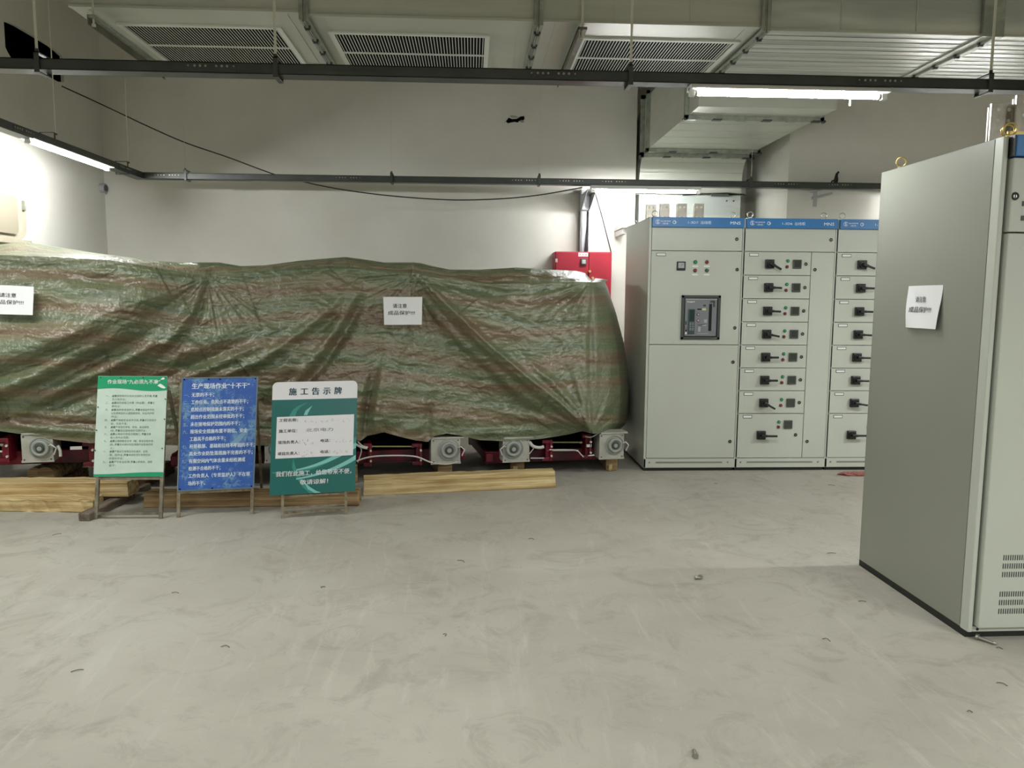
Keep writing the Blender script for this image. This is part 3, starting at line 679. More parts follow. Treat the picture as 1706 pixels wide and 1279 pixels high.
# ------------------------------------------------------------------ nearest cabinet at the right edge
g0=U(1612,1064,Z=0); g1=U(1431,941,Z=0)
ang=math.atan2(g1.y-g0.y,g1.x-g0.x)-PI/2; RD=(g1-g0).length; RH=2.2
rc_=thing('switch_cabinet',(g0.x,g0.y,0),'large near grey cabinet at the right edge with a paper notice on its side','electrical cabinet',rz=ang)
RW=.8
mb=MB(); mb.box((0,.03,.035),(.0025,RD,RH),m_cabdim); mb.box((RW-.003,.03,.035),(RW,RD,RH),m_cabdim); mb.box((0,.03,RH-.004),(RW,RD,RH),m_cabdim); mb.box((0,RD-.004,.035),(RW,RD,RH),m_cabdim); mb.box((.003,.03,.035),(RW-.003,.034,RH-.004),m_cab); mb.build('body',rc_)
mb=MB(); mb.box((-.002,.06,.045),(-.0,RD-.01,RH-.004),m_cabdim); mb.build('side_panel',rc_)
mb=MB(); mb.box((-.002,.0,.03),(.020,.058,RH),m_cab,.005); mb.build('corner_post',rc_)
mb=MB(); mb.box((.0,.02,0),(RW,RD-.0,.035),m_blk2); mb.build('base_channel',rc_)
mb=MB(); mb.box((0.02,.005,.03),(RW,.03,.055),m_cab,.003); pl=mb.build('bottom_rail',rc_)
mb=MB(); mb.cyl((.045,.002,.043),(.045,.006,.043),.006,m_blk2,8); mb.build('screw',pl)
zz1=U(1700,262,Y=g0.y).z; zz2=U(1700,388,Y=g0.y).z
mb=MB(); mb.box((.032,-.022,zz2+.003),(RW,.02,zz1-.005),m_cab,.004); dd=mb.build('door',rc_)
q=U(1690,327,Y=g0.y-.02); lxx=q.x-g0.x; mb=MB(); lock(mb,0,0,0,.016); mb.build('lock',dd,loc=(lxx,-.022,q.z))
for dz in (.03,-.03):
    mb=MB(); mb.box((lxx+.035,-.026,q.z-.06+dz-.01),(lxx+.05,-.022,q.z-.06+dz+.01),m_grey); mb.build('name_tag',dd)
mb=MB(); mb.box((.032,-.022,.058),(RW,.02,zz2-.003),m_cab,.004); dd=mb.build('door',rc_)
# vents: short vertical slots in rows
vx=U(1672,930,Y=g0.y-.02).x-g0.x
sl=MB(); sl.box((-.0022,-.0012,-.012),(.0022,0,.012),m_grey); s0=None
for py in (928.5,942.5,956.5,989,1003,1017.5):
    z=U(1690,py,Y=g0.y-.02).z
    for k in range(30):
        if s0 is None: s0=sl.build('vent_slot',dd); o=s0
        else: o=s0.copy(); COL.objects.link(o)
        o.location=(vx-.004*(py>970)+k*.0105,-.022,z)
# header
zb_=U(1700,262,Y=g0.y).z; zt_=U(1690,224,Y=g0.y-.03).z
mb=MB(); mb.box((.03,-.035,zb_),(RW,.03,zt_),m_blue,.003); mb.box((.022,-.03,zb_+.0),(.03,.03,zt_),m_black); hb=mb.build('header_board',rc_)
mb=MB(); s_logo(mb,.086,(zb_+zt_)/2-.004,.0235,-.0362); text(mb,'GLORVIOR',.12,(zb_+zt_)/2,.016,m_logo,(0,-.0362,0),(1,0,0),(0,0,1),width=.1,bold=.02); mb.build('lettering',hb)
ring(rc_,.055,.05,RH,m_brass,R=.026); ring(rc_,.075,.09,RH,m_brass,R=.026); ring(rc_,.04,RD-.12,RH,m_brass,R=.024)
# busbars on top
for k,(px0,px1,pyt,dy_) in enumerate(((1655,1690,172,.22),(1697,1760,158,.18))):
    a=U(px0,pyt,Y=g0.y+dy_); b=U(px1,pyt,Y=g0.y+dy_); zb=RH-.0
    mb=MB(); mb.box((0,0,0),(b.x-a.x,.01,a.z-zb),m_tin,.001); mb.box((-.004,-.0,.0),(.0,.012,a.z-zb),m_tin,.001); mb.box((.004,.03,0),(b.x-a.x,.04,a.z-zb-.01),m_tin,.001)
    o=mb.build('busbar',rc_,loc=(a.x-g0.x,dy_,zb))
    for sx in (.28,.78):
        for sz in (.86,.60):
            bb=MB(); bb.cyl((sx*(.1 if k==0 else .12),-.001,sz*(a.z-zb)),(sx*(.1 if k==0 else .12),0,sz*(a.z-zb)),.0075,m_white,10); bb.build('bolt_hole',o)
mb=MB(); mb.box((.06,.07,RH),(RW-.02,.075,RH+.035),m_brass); mb.build('gold_plate',rc_)

# ------------------------------------------------------------------ paper notices
def notice(label,corners,lines,bulge=.012,offs=.0):
    """corners TL,TR,BR,BL in world; slightly curled sheet with lettering"""
    TL,TR,BR,BL=[Vector(c) for c in corners]; c=(TL+TR+BR+BL)/4
    ux=(TR-TL); uy=(TL-BL); n=ux.cross(uy).normalized()
    if n.dot(Vector((0,0,CH))-c)<0: n=-n
    def S(u,v):
        p=(TL*(1-u)+TR*u)*v+(BL*(1-u)+BR*u)*(1-v)
        return p+n*(bulge*math.sin(PI*u)*.3+bulge*(1-v)**2*.8*u+bulge*.25*math.sin(7*u+4*v))-c
    th=thing('paper_notice',c,label,'paper notice')
    mb=MB(); vs=[];fs=[];N_=12
    for s_ in (0,-.0012):
        for i in range(N_+1):
            for j in range(N_+1): vs.append(S(i/N_,j/N_)+n*s_)
    for s_ in (0,1):
        o=s_*(N_+1)**2
        for i in range(N_):
            for j in range(N_): fs.append((o+i*(N_+1)+j,o+(i+1)*(N_+1)+j,o+(i+1)*(N_+1)+j+1,o+i*(N_+1)+j+1))
    mb.add(vs,fs,m_paper,True); mb.build('sheet',th,fix=False)
    for s_,u0,v0,hh,wd in lines:
        mb=MB()
        vs,fs=text_tris(s_,.006); a=np.array(vs); x0,x1=a[:,0].min(),a[:,0].max()
        mb.add([S(u0+(p[0]-x0)/(x1-x0)*wd,v0+p[1]/.88*hh)+n*(.0016+p[2]) for p in vs],fs,m_ink); mb.build('lettering',th,fix=False)
NL=[('请注意',.24,.62,.145,.36),('成品保护!!!',.11,.37,.145,.70)]

# ------------------------------------------------------------------ tarpaulin
def yfront(x): return 6.33+.165*x
def Uf(px,py,dy=0.):
    """point of the tarp's front plane (plus dy behind it) seen at the pixel"""
    d=fw*F+r2*(px-853.0)-u2*(py-639.5); t=(6.33+dy)/(d.y-.165*d.x)
    return Vector((d.x*t,d.y*t,CH+d.z*t))
def interp(pts): 
    xs=[p[0] for p in pts]; ys=[p[1] for p in pts]; return lambda x: np.interp(x,xs,ys)
sil=interp([(-90,409),(0,407),(30,403),(45,403),(150,420),(250,433),(300,437),(345,437),(365,437),(400,443),(440,442),(500,434),(575,428),(600,431),(640,437),(690,437),(700,438),(720,443),(750,449),(800,449),(860,445.5),(900,448),(960,451),(975,455),(985,466)])
rid=interp([(-90,424),(0,425),(100,428),(180,433),(250,444),(320,457),(345,459),(420,453),(500,448),(575,446),(640,452),(690,456),(760,466),(820,474),(880,474),(940,470),(985,470)])
hem=interp([(-90,708),(0,718),(50,725),(100,733),(150,738),(300,742),(450,742),(560,738),(600,735),(612,726),(640,720),(665,727),(690,733),(713,736),(724,726),(745,722),(770,726),(800,733),(850,735),(900,731),(945,724),(970,718),(985,722)])
def vnoise(x,y,seed):
    """smooth value noise on arrays"""
    r=np.random.RandomState(seed); T=r.rand(256,256)
    xi=np.floor(x).astype(int);yi=np.floor(y).astype(int);fx=x-xi;fy=y-yi
    fx=fx*fx*(3-2*fx);fy=fy*fy*(3-2*fy)
    g=lambda a,b:T[a%256,b%256]
    return (g(xi,yi)*(1-fx)+g(xi+1,yi)*fx)*(1-fy)+(g(xi,yi+1)*(1-fx)+g(xi+1,yi+1)*fx)*fy-.5
def seg_dist(px,py,pts):
    """signed distance and along parameter to a polyline (arrays)"""
    best=None
    tot=0; Ls=[math.hypot(pts[i+1][0]-pts[i][0],pts[i+1][1]-pts[i][1]) for i in range(len(pts)-1)]; T=sum(Ls)
    for i in range(len(pts)-1):
        ax,ay=pts[i];bx,by=pts[i+1];L_=Ls[i];ux,uy=(bx-ax)/L_,(by-ay)/L_
        t=(px-ax)*ux+(py-ay)*uy; tc=np.clip(t,0,L_); qx=ax+tc*ux;qy=ay+tc*uy
        d=np.hypot(px-qx,py-qy); sg=np.sign((px-ax)*(-uy)+(py-ay)*ux); s=(tot+tc)/T
        if best is None: best=[d,sg,s]
        else:
            m_=d<best[0]; best=[np.where(m_,d,best[0]),np.where(m_,sg,best[1]),np.where(m_,s,best[2])]
        tot+=L_
    return best[0]*best[1],best[2],best[0]
# folds: polyline in photo pixels, width px, depth (metres, + = towards the viewer), taper at start/end
FOLDS=[
 ([(345,461),(250,512),(170,556),(73,602),(-60,640)],22,-.05,.25,1.),
 ([(345,461),(240,520),(150,574),(60,622),(-60,662)],15,.06,.25,1.),
 ([(320,520),(240,585),(140,632),(20,690)],14,.05,.3,.8),
 ([(345,461),(318,520),(290,560),(250,600)],8,.035,.4,.5),
 ([(348,461),(335,510),(325,545)],7,-.03,.4,.5),
 ([(420,560),(350,590),(270,622),(200,640)],16,-.05,.5,.5),
 ([(430,575),(360,605),(300,632)],10,.05,.5,.5),
 ([(170,640),(100,665),(0,690)],16,-.05,.4,.7),
 ([(585,480),(545,520),(505,552),(440,600),(370,628)],9,.045,.35,.6),
 ([(598,485),(565,545),(530,595),(490,640),(455,690)],10,.055,.35,.6),
 ([(600,500),(580,540),(548,590),(515,630)],9,-.045,.35,.6),
 ([(690,470),(668,560),(655,620),(640,720)],14,.03,.35,.8),
 ([(625,620),(612,680),(608,735)],9,-.045,.3,1.),
 ([(640,600),(628,680),(620,725)],8,.03,.3,1.),
 ([(700,462),(757,518),(817,575),(877,626),(934,670),(984,720)],4,.035,.5,.7),
 ([(765,575),(800,610),(840,655),(890,695)],12,-.04,.5,.5),
 ([(690,458),(760,478),(830,492),(900,500)],9,-.03,.5,.4),
 ([(696,456),(780,484),(860,520),(930,560)],9,.02,.5,.4),
 ([(985,468),(940,488),(895,500),(840,498)],8,.03,.6,.4),
 ([(985,468),(945,500),(910,525)],6,-.02,.6,.4),
 ([(985,468),(960,510),(935,545)],6,.018,.6,.4),
 ([(990,468),(993,560),(992,650),(985,722)],6,.04,.6,.9),
 ([(984,722),(960,680),(920,635),(880,600)],6,.035,.8,.4),
 ([(984,722),(968,660),(955,610)],5,.025,.8,.4),
 ([(984,722),(940,705),(870,690),(780,680)],8,.02,.8,.4),
 ([(984,722),(930,712),(850,712),(760,715)],6,-.02,.8,.5),
 ([(984,722),(1005,690),(1018,640),(1022,560)],6,.03,.9,.6),
 ([(984,722),(1015,700),(1032,660)],5,-.025,.9,.6),
 ([(0,440),(90,455),(180,470),(300,475)],12,-.03,.6,.4),
 ([(0,470),(60,490),(140,505),(240,500)],10,.02,.6,.4),
 ([(0,535),(80,560),(150,560)],12,.025,.6,.4),
 ([(290,640),(380,640),(470,690)],10,-.03,.5,.5),
 ([(655,730),(720,700),(800,690)],8,.02,.7,.4),
 ([(720,735),(800,722),(900,712),(980,718)],6,.018,.7,.6),
 ([(715,730),(712,700),(720,650)],7,-.03,.9,.3),
 ([(0,705),(90,718),(160,722)],7,.03,.8,.6),
 ([(0,690),(90,703),(160,706)],6,-.02,.8,.6),
]
# overlaps: the cloth stands proud on one side (sd>0 when side=+1) and turns under along the line
STEPS=[
 ([(347,460),(300,482),(250,505),(170,546),(73,591),(-60,632)],13,.24,1,.15,1.),
 ([(300,520),(225,560),(110,612),(0,661),(-60,686)],12,.20,1,.2,1.),
 ([(330,545),(240,592),(140,640),(20,692)],9,.09,1,.3,.8),
 ([(440,560),(350,592),(270,624),(190,640)],9,.11,1,.4,.5),
 ([(600,482),(570,545),(520,600),(440,660)],9,.09,1,.3,.6),
 ([(583,478),(545,520),(500,555),(430,605),(360,635)],8,.08,1,.3,.6),
 ([(692,461),(745,520),(805,580),(865,632),(925,678),(983,722)],7,.20,-1,.45,.7),
 ([(690,478),(728,532),(786,592),(846,645),(912,692),(980,722)],6,.08,-1,.3,.7),
 ([(735,545),(770,590),(800,630),(845,668),(890,697)],10,.09,-1,.3,.5),
 ([(614,735),(618,680),(630,620),(650,560)],7,.07,1,1.,.2),
 ([(985,468),(979,560),(980,640),(984,722)],4,.09,1,.5,1.),
]
def relief(px,py):
    h=np.zeros_like(px)
    for pts,wd,amp,side,t0,t1 in STEPS:
        d,s,ad=seg_dist(px,py,pts); d=d*side
        tp=t0+(1-t0)*np.clip(s/.25,0,1); tp*=t1+(1-t1)*np.clip((1-s)/.3,0,1); tp*=np.where((s<=0)|(s>=1),np.exp(-(ad/(3*wd))**2),1)
        h+=amp*tp*(.5+.5*np.tanh(d/wd))*np.exp(-np.clip(d,0,None)/(wd*7))
    for pts,wd,amp,t0,t1 in FOLDS:
        d,s,ad=seg_dist(px,py,pts)
        prof=np.exp(-(ad/wd)**2)-.25*np.exp(-((ad-wd*1.6)/wd)**2)
        tp=t0+(1-t0)*np.clip(s/.3,0,1); tp*=t1+(1-t1)*np.clip((1-s)/.3,0,1)
        h+=amp*prof*tp
    # crumple
    wx=px+14*vnoise(px/40,py/30,3); wy=py+14*vnoise(px/40,py/30,4)
    h+=.06*vnoise(wx/95,wy/60,5)
    h+=.014*(1-2*np.abs(vnoise(wx/60+wy/90,wy/16,6)))
    h+=.009*(1-2.2*np.abs(vnoise(wx/30,wy/9-wx/90,7)))
    h+=.0055*(1-2.2*np.abs(vnoise(wx/14+wy/20,wy/5,8)))
    h+=.006*np.clip(1-2.4*np.abs(vnoise(wx/40+wy/22,wy/26-wx/60,10)),0,1)**3
    h+=.0035*(1-2.4*np.abs(vnoise(wx/8.,wy/3.6,11)))+.002*vnoise(wx/5,wy/3.,9)
    # taut wrinkles fanning out of the tie points
    for cx_,cy_,R_,n_,am,sd in ((985,468,170,26,.020,31),(984,724,230,34,.026,32),(690,456,200,30,.020,33),(345,460,190,30,.026,34)):
        dx_=px-cx_; dy_=py-cy_; rr=np.hypot(dx_,dy_); an=np.arctan2(dy_,dx_)
        w_=np.exp(-rr/R_*1.6)*np.clip(rr/25,0,1)
        h+=am*w_*(1-2.6*np.abs(vnoise(an*n_/3.14+40,rr/160.,sd)))
    return h
NU=640; NF=190; NT=22; NBK=16
pxs=np.linspace(-90,985,NU)
V=[];UVs=[]
rows=[]
def add_row(points,uv): rows.append((points,uv))
# front rows (hem -> ridge), then top rows (ridge -> silhouette), then back rows
NS=70     # columns turning round the right end
def right_edge(y): return np.interp(y,[462,470,480,500,520,570,620,660,690,705,712,730],[990,1008,1013,1019,1026,1039,1047,1048.5,1047,1043,1036,1026])
def make_tarp():
    cols=NU+NS
    verts=[];uv=[]
    tv=np.linspace(0,1,NF)
    FX,TV=np.meshgrid(pxs,tv); 
    HY=hem(FX); RY_=rid(FX); PY=HY+(RY_-HY)*TV
    R=relief(FX,PY)
    edge=np.clip(TV*14,0,1)
    grid=[]
    re_=right_edge(PY[:,-1])[:,None]; SK=np.arange(1,NS+1)[None,:]/NS
    SPX=985+(re_-985)*np.sin(np.clip(SK/.62,0,1)*PI/2); RS=relief(SPX,PY[:,-1][:,None]+0*SPX)
    for j in range(NF):
        row=[]
        for i in range(NU):
            px_,py_=FX[j,i],PY[j,i]
            lean=.10*TV[j,i]**3+.05*(1-TV[j,i])*math.sin(TV[j,i]*PI)
            q=Uf(px_,py_,lean-.0)
            dirv=(Vector((0,0,CH))-q).normalized()
            q=q+dirv*float(R[j,i])*(.35+.65*float(edge[j,i]))
            row.append(q)
            uv.append((px_/1000.0,(PY[j,i]-RY_[j,i])/1000.0+.0))
        # round the right end
        y0=FX[j,-1]; 
        for k in range(1,NS+1):
            s=k/NS; py_=PY[j,-1]; top=470+ (py_-470); 
            re=right_edge(py_)
            if s<=.62:
                a=s/.62*PI/2; px_=985+(re-985)*math.sin(a); dy_=.10*TV[j,-1]**3+.85*(1-math.cos(a))
                pyy=py_+ (0 if TV[j,-1]<.5 else -0)
                q=Uf(985,py_,0); yq=q.y+dy_; q2=U(px_,py_-(py_-494)*.0,Y=yq)
                rr=float(RS[j,k-1])
                vd=(Vector((0,0,CH))-q2).normalized()
                q2=q2+vd*rr*.6*(1-s)+Vector((1,.2,0))*0
                q2.z=q.z+(q2.z-q.z)*.35 if False else q2.z
            else:
                a=(s-.62)/.38
                last=row[NU+int(NS*.62)-1]
                q2=Vector((last.x-.25*a*a,last.y+.75*a,last.z*(1-.05*a)))
            row.append(q2); uv.append(((985+s*260)/1000.0,(PY[j,-1]-RY_[j,-1])/1000.0))
        grid.append(row)
    # top
    last=[]
    for j in range(1,NT+1):
        t=j/NT; row=[]
        for i in range(NU):
            px_=pxs[i]; r_,s_=float(rid(px_)),float(sil(px_)); s_=min(s_,r_-1.5)
            py_=r_+(s_-r_)*t; dy=.10+(.55)*t
            dy=.10+float(np.interp(px_,[-90,200,330,880,960,985],[.55,.55,.10,.10,.40,.50]))*t
            q=Uf(px_,py_,dy); n_=float(vnoise(np.array([px_/18.]),np.array([j/3.]),21)[0]); q.z+=n_*.02*math.sin(PI*t)
            q+= (Vector((0,0,CH))-q).normalized()*float(.03*vnoise(np.array([px_/30.]),np.array([j/2.5]),22)[0]) + (grid[NF-1][i]-Uf(px_,r_,.10))*(1-t)
            row.append(q); uv.append((px_/1000.,-.0-t*.05))
        c=row[-1]; base=grid[NF-1]
        for k in range(1,NS+1):
            b=base[NU-1+k]; e=base[NU-1]
            q=b+(c-e)*(1-.0*k/NS)
            # pull the end inwards so that the top closes over the box
            q=Vector((b.x+(c.x-e.x)-(b.x-e.x)*.15*t, b.y+(.35*t)*(1-k/NS), b.z+ (c.z-e.z)*(1-k/NS)*1.0 + .01*t))
            row.append(q); uv.append(((985+k/NS*260)/1000.,-t*.05))
        grid.append(row)
    # back
    topr=grid[-1]
    for j in range(1,NBK+1):
        t=j/NBK; row=[]
        for i in range(cols):
            q=topr[i]; dep=.55 if i<NU else .55*(1-(i-NU)/NS)
            y=q.y+(dep+(.45 if 330<pxs[min(i,NU-1)]<900 else 0))*min(1,t*2.2); z=q.z-(q.z-.45)*max(0,(t-.25)/.75)-.03*min(1,t*4)
            row.append(Vector((q.x,min(y,8.35),z))); uv.append((pxs[min(i,NU-1)]/1000.,-.05-t*.4))
        grid.append(row)
    vs=[Vector((max(p.x,XL+.06),p.y,p.z)) for r in grid for p in r]; n=cols; fs=[]
    for j in range(len(grid)-1):
        for i in range(n-1): fs.append((j*n+i,j*n+i+1,(j+1)*n+i+1,(j+1)*n+i))
    me=bpy.data.meshes.new('tarpaulin'); me.from_pydata([tuple(v) for v in vs],[],fs)
    ul=me.uv_layers.new(name='UVMap'); li=np.zeros(len(me.loops),int); me.loops.foreach_get('vertex_index',li)
    uva=np.array(uv,dtype=np.float32)[li]; ul.data.foreach_set('uv',uva.ravel())
    me.polygons.foreach_set('use_smooth',[True]*len(fs)); me.update()
    return me
def tarp_material():
    m=bpy.data.materials.new('tarp_plastic'); m.use_nodes=True; nt=m.node_tree;N=nt.nodes;L=nt.links;b=N['Principled BSDF']
    tc=N.new('ShaderNodeTexCoord'); sp=N.new('ShaderNodeSeparateXYZ'); L.new(tc.outputs['UV'],sp.inputs[0])
    def math_(op,a,c):
        x=N.new('ShaderNodeMath'); x.operation=op
        for i,v in enumerate((a,c)):
            if isinstance(v,(int,float)): x.inputs[i].default_value=v
            else: L.new(v,x.inputs[i])
        return x.outputs[0]
    mp=N.new('ShaderNodeMapping'); mp.inputs['Scale'].default_value=(3,26,1); L.new(tc.outputs['UV'],mp.inputs[0])
    n1=N.new('ShaderNodeTexNoise'); n1.inputs['Scale'].default_value=1; n1.inputs['Detail'].default_value=5; L.new(mp.outputs[0],n1.inputs[0])
    v=math_('ADD',math_('MULTIPLY',sp.outputs[1],20.5),math_('MULTIPLY',math_('SUBTRACT',n1.outputs[0],.5),1.5))
    fr=math_('FRACT',v,0)
    cr=N.new('ShaderNodeValToRGB'); L.new(fr,cr.inputs[0]); e=cr.color_ramp; 
    stops=[(0,(112,118,88)),(.2,(96,110,82)),(.36,(120,121,92)),(.52,(121,109,84)),(.62,(117,98,76)),(.76,(121,114,88)),(.9,(115,121,92)),(1,(112,118,88))]
    e.elements[0].position=0; e.elements[0].color=lin(stops[0][1])+(1,); e.elements[1].position=1; e.elements[1].color=lin(stops[-1][1])+(1,)
    for p_,c_ in stops[1:-1]:
        k=e.elements.new(p_); k.color=lin(c_)+(1,)
    mp2=N.new('ShaderNodeMapping'); mp2.inputs['Scale'].default_value=(9,260,1); L.new(tc.outputs['UV'],mp2.inputs[0])
    n2=N.new('ShaderNodeTexNoise'); n2.inputs['Scale'].default_value=1; n2.inputs['Detail'].default_value=3; L.new(mp2.outputs[0],n2.inputs[0])
    mx=N.new('ShaderNodeMix'); mx.data_type='RGBA'; mx.blend_type='MULTIPLY'; mx.inputs[0].default_value=.75
    L.new(cr.outputs[0],mx.inputs[6]); r=N.new('ShaderNodeMapRange'); r.inputs[1].default_value=.3;r.inputs[2].default_value=.7;r.inputs[3].default_value=.62;r.inputs[4].default_value=1.25; L.new(n2.outputs[0],r.inputs[0])
    L.new(r.outputs[0],mx.inputs[7]); L.new(mx.outputs[2],b.inputs['Base Color'])
    b.inputs['Roughness'].default_value=.30; b.inputs['Specular IOR Level'].default_value=.9
    n3=N.new('ShaderNodeTexNoise'); n3.inputs['Scale'].default_value=230; n3.inputs['Detail'].default_value=4; L.new(tc.outputs['UV'],n3.inputs[0])
    n4=N.new('ShaderNodeTexNoise'); n4.inputs['Scale'].default_value=60; n4.inputs['Detail'].default_value=5; n4.inputs['Distortion'].default_value=1.2; L.new(tc.outputs['UV'],n4.inputs[0])
    bp=N.new('ShaderNodeBump'); bp.inputs['Strength'].default_value=.55; bp.inputs['Distance'].default_value=.012
    L.new(math_('ADD',n3.outputs[0],math_('MULTIPLY',n4.outputs[0],1.6)),bp.inputs['Height']); L.new(bp.outputs[0],b.inputs['Normal'])
    return m
me=make_tarp(); me.materials.append(tarp_material())
tp=bpy.data.objects.new('tarpaulin',me); COL.objects.link(tp)
tag(tp,'huge creased green and brown striped tarpaulin draped over the equipment along the back','tarpaulin')
def tarp_pt(px,py,off=.05):
    r=float(relief(np.array([float(px)]),np.array([float(py)]))[0])
    q=Uf(px,py,0.); return q+(Vector((0,0,CH))-q).normalized()*(max(r,0)+off)
notice('white paper notice taped to the middle of the tarpaulin',[tarp_pt(638.5,494.5),tarp_pt(703.5,494.5),tarp_pt(702.5,540.5),tarp_pt(640,541)],NL,.006)
notice('white paper notice taped to the tarpaulin at the left photo edge',[tarp_pt(-14,474),tarp_pt(56,477.5),tarp_pt(55.5,525),tarp_pt(-16,523)],[('请注意',.20,.60,.145,.40),('成品保护!!!',.06,.36,.145,.72)],.008)
def side_pt(px,py):
    # on the side plane of the nearest cabinet
    n=Vector((-math.cos(ang),-math.sin(ang),0)); q0=Vector((g0.x,g0.y,0))+n*.006
    d=fw*F+r2*(px-853.0)-u2*(py-639.5); t=(q0-Vector((0,0,CH))).dot(n)/d.dot(n); return Vector((0,0,CH))+d*t+n*.002
notice('white paper notice taped to the side of the nearest cabinet',[side_pt(1513.5,476.5),side_pt(1570.5,474.5),side_pt(1565.5,548.5),side_pt(1509.5,545)],[('请注意',.27,.62,.13,.36),('成品保护!!!',.11,.38,.13,.70)],.02)

# ------------------------------------------------------------------ transformers under the tarp
ROWANG=math.atan(.165)
def transformer(px0,px1,pyb,boxes,brackets,label,rods=(),dyo=.03):
    a=Uf(px0,pyb,dyo+.02); b=Uf(px1,pyb,dyo+.02); o=Vector((a.x,a.y,0)); ln=(b-a).length; rz=math.atan2(b.y-a.y,b.x-a.x)
    th=thing('transformer',o,label,'transformer','transformers under the tarpaulin',rz=rz)
    zb=a.z
    def loc(px,py,yl=0.):
        n=Vector((-math.sin(rz),math.cos(rz),0)); q0=o+n*yl
        d=fw*F+r2*(px-853.0)-u2*(py-639.5); t=(q0-Vector((0,0,CH))).dot(n)/d.dot(n); q=Vector((0,0,CH))+d*t-o
        return q.x*math.cos(rz)+q.y*math.sin(rz), q.z
    mb=MB(); mb.box((0,.10,zb),(ln,.16,zb+.10),m_redfr,.003); mb.box((0,.10,zb),(ln,.20,zb+.012),m_redfr); mb.box((0,.95,zb),(ln,1.0,zb+.10),m_redfr,.003)
    mb.box((0,.06,zb+.02),(.06,1.0,zb+.09),m_redfr,.003); mb.box((ln-.06,.06,zb+.02),(ln,1.0,zb+.09),m_redfr,.003); mb.build('base_frame',th)
    mb=MB(); mb.box((.06,.24,zb+.05),(ln-.06,.9,1.3),m_dark,.01); mb.build('core',th)  # core as a black box, its colour keeping the space under the hem dark
    for k in range(3):
        mb=MB(); cxx=ln*(k+.5)/3; mb.cyl((cxx,.56,zb+.22),(cxx,.56,1.25),.19,mat('coil_resin',(56,28,26),.5),24); mb.build('coil',th)
    for px,py0,py1,wpx in brackets:
        x0,z0=loc(px,py1,.02); x1,z1=loc(px+wpx,py0,.02); mb=MB()
        mb.box((x0,-.0,z0),(x1,.14,z1),m_redfr,.004); mb.box((x0-.035,-.02,z0),(x1,.0,z0+.03),m_redfr,.004); mb.box((x0-.035,-.02,z1-.03),(x1,.0,z1),m_redfr,.004); mb.box((x1-.02,-.03,z0),(x1,.0,z1),m_redfr,.004)
        bo=mb.build('bracket',th)
        for fz in (.25,.7):
            m2=MB(); m2.cyl((x1-.01,-.045,z0+(z1-z0)*fz),(x1-.01,-.03,z0+(z1-z0)*fz),.009,m_cable,8); m2.build('bolt',bo)
    for x0_,x1_,py,mt,r in rods:
        xa1,za=loc(x0_,py,-.0); xb1,zb1=loc(x1_,py,-.0); mb=MB(); mb.cyl((xa1,.01,za),(xb1,.01,zb1),r,mt,8); mb.cyl((xa1,.01,za),(xa1+.02,.01,za),r*2,m_steel,6); mb.cyl((xb1-.02,.01,zb1),(xb1,.01,zb1),r*2,m_steel,6); mb.build('tie_rod',th)
    for px0_,py0,px1_,py1,hxp,hyp in boxes:
        x0,z1=loc(px0_,py0,-.05); x1,z0=loc(px1_,py1,-.05); mb=MB(); mb.box((x0,-.05,z0),(x1,.12,z1),m_fan,.004)
        mb.box((x0-.003,-.054,z0-.004),(x1+.003,-.05,z0+.012),m_fan); mb.box((x0+.01,-.06,z1),(x1+.03,.1,z1+.012),m_fan)
        fb=mb.build('fan_box',th); cx_,cz_=loc(hxp,hyp,-.055)
        R=(x1-x0)*.30
        mb=MB(); mb.cyl((cx_,-.05,cz_),(cx_,-.075,cz_),R,m_fanh,32,r1=R*.92); mb.torus((cx_,-.076,cz_),(0,1,0),R*.78,.012,m_fanh,32,8); mb.torus((cx_,-.078,cz_),(0,1,0),R*.36,.010,m_grey,24,8); mb.cyl((cx_,-.075,cz_),(cx_,-.088,cz_),R*.26,m_fanh,20); mb.torus((cx_,-.051,cz_),(0,1,0),R*1.22,.006,m_fanh,32,8); mb.build('fan_motor',fb)
        for sx,sz in ((.08,.08),(.92,.08),(.08,.92),(.92,.92)):
            m2=MB(); m2.cyl((x0+(x1-x0)*sx,-.055,z0+(z1-z0)*sz),(x0+(x1-x0)*sx,-.05,z0+(z1-z0)*sz),.006,m_grey,8); m2.build('screw',fb)
        m2=MB(); side=1 if hxp>(px0_+px1_)/2 else -1; xx=x1 if side>0 else x0
        m2.tube([(xx-side*.03,-.055,cz_+.01),(xx-side*.0,-.09,cz_+.03),(xx+side*.03,-.08,cz_+.0),(xx+side*.01,-.07,cz_-.05)],.006,m_cable,6); m2.build('fan_cable',fb)
    # skids below: packing blocks
    return th,loc,zb,ln
tA=transformer(812,1028,776,[(838,731,882,768,855,747),(999,723,1039,763,1024,741)],[(908,731,766,10),(974,722,762,9)],'transformer at the right end under the tarpaulin, beside the first cabinet',[(912,970,737,mat('yellow_rod',(150,146,92),.5),.006),(912,964,750.5,m_cable,.006)])
tB=transformer(548,776,778,[(718,731,767,771,748,749)],[(613,737,775,6),(693,737,773,9)],'transformer right of the white notice board, raised behind the long timber',[(617,690,744,mat('yellow_rod',(150,146,92),.5),.006)])
tC=transformer(282,512,782,[(440,727,482,769,462,748)],[(330,733,775,10),(400,733,775,10)],'transformer hidden behind the blue and the dark green boards',[(335,400,745,m_cable,.006)])
tD=transformer(-60,246,781,[(34,724,90,768,68,746)],[(6,728,768,12),(150,735,775,10)],'transformer at the left photo edge, showing one fan box',[(-40,6,741,m_cable,.008)])
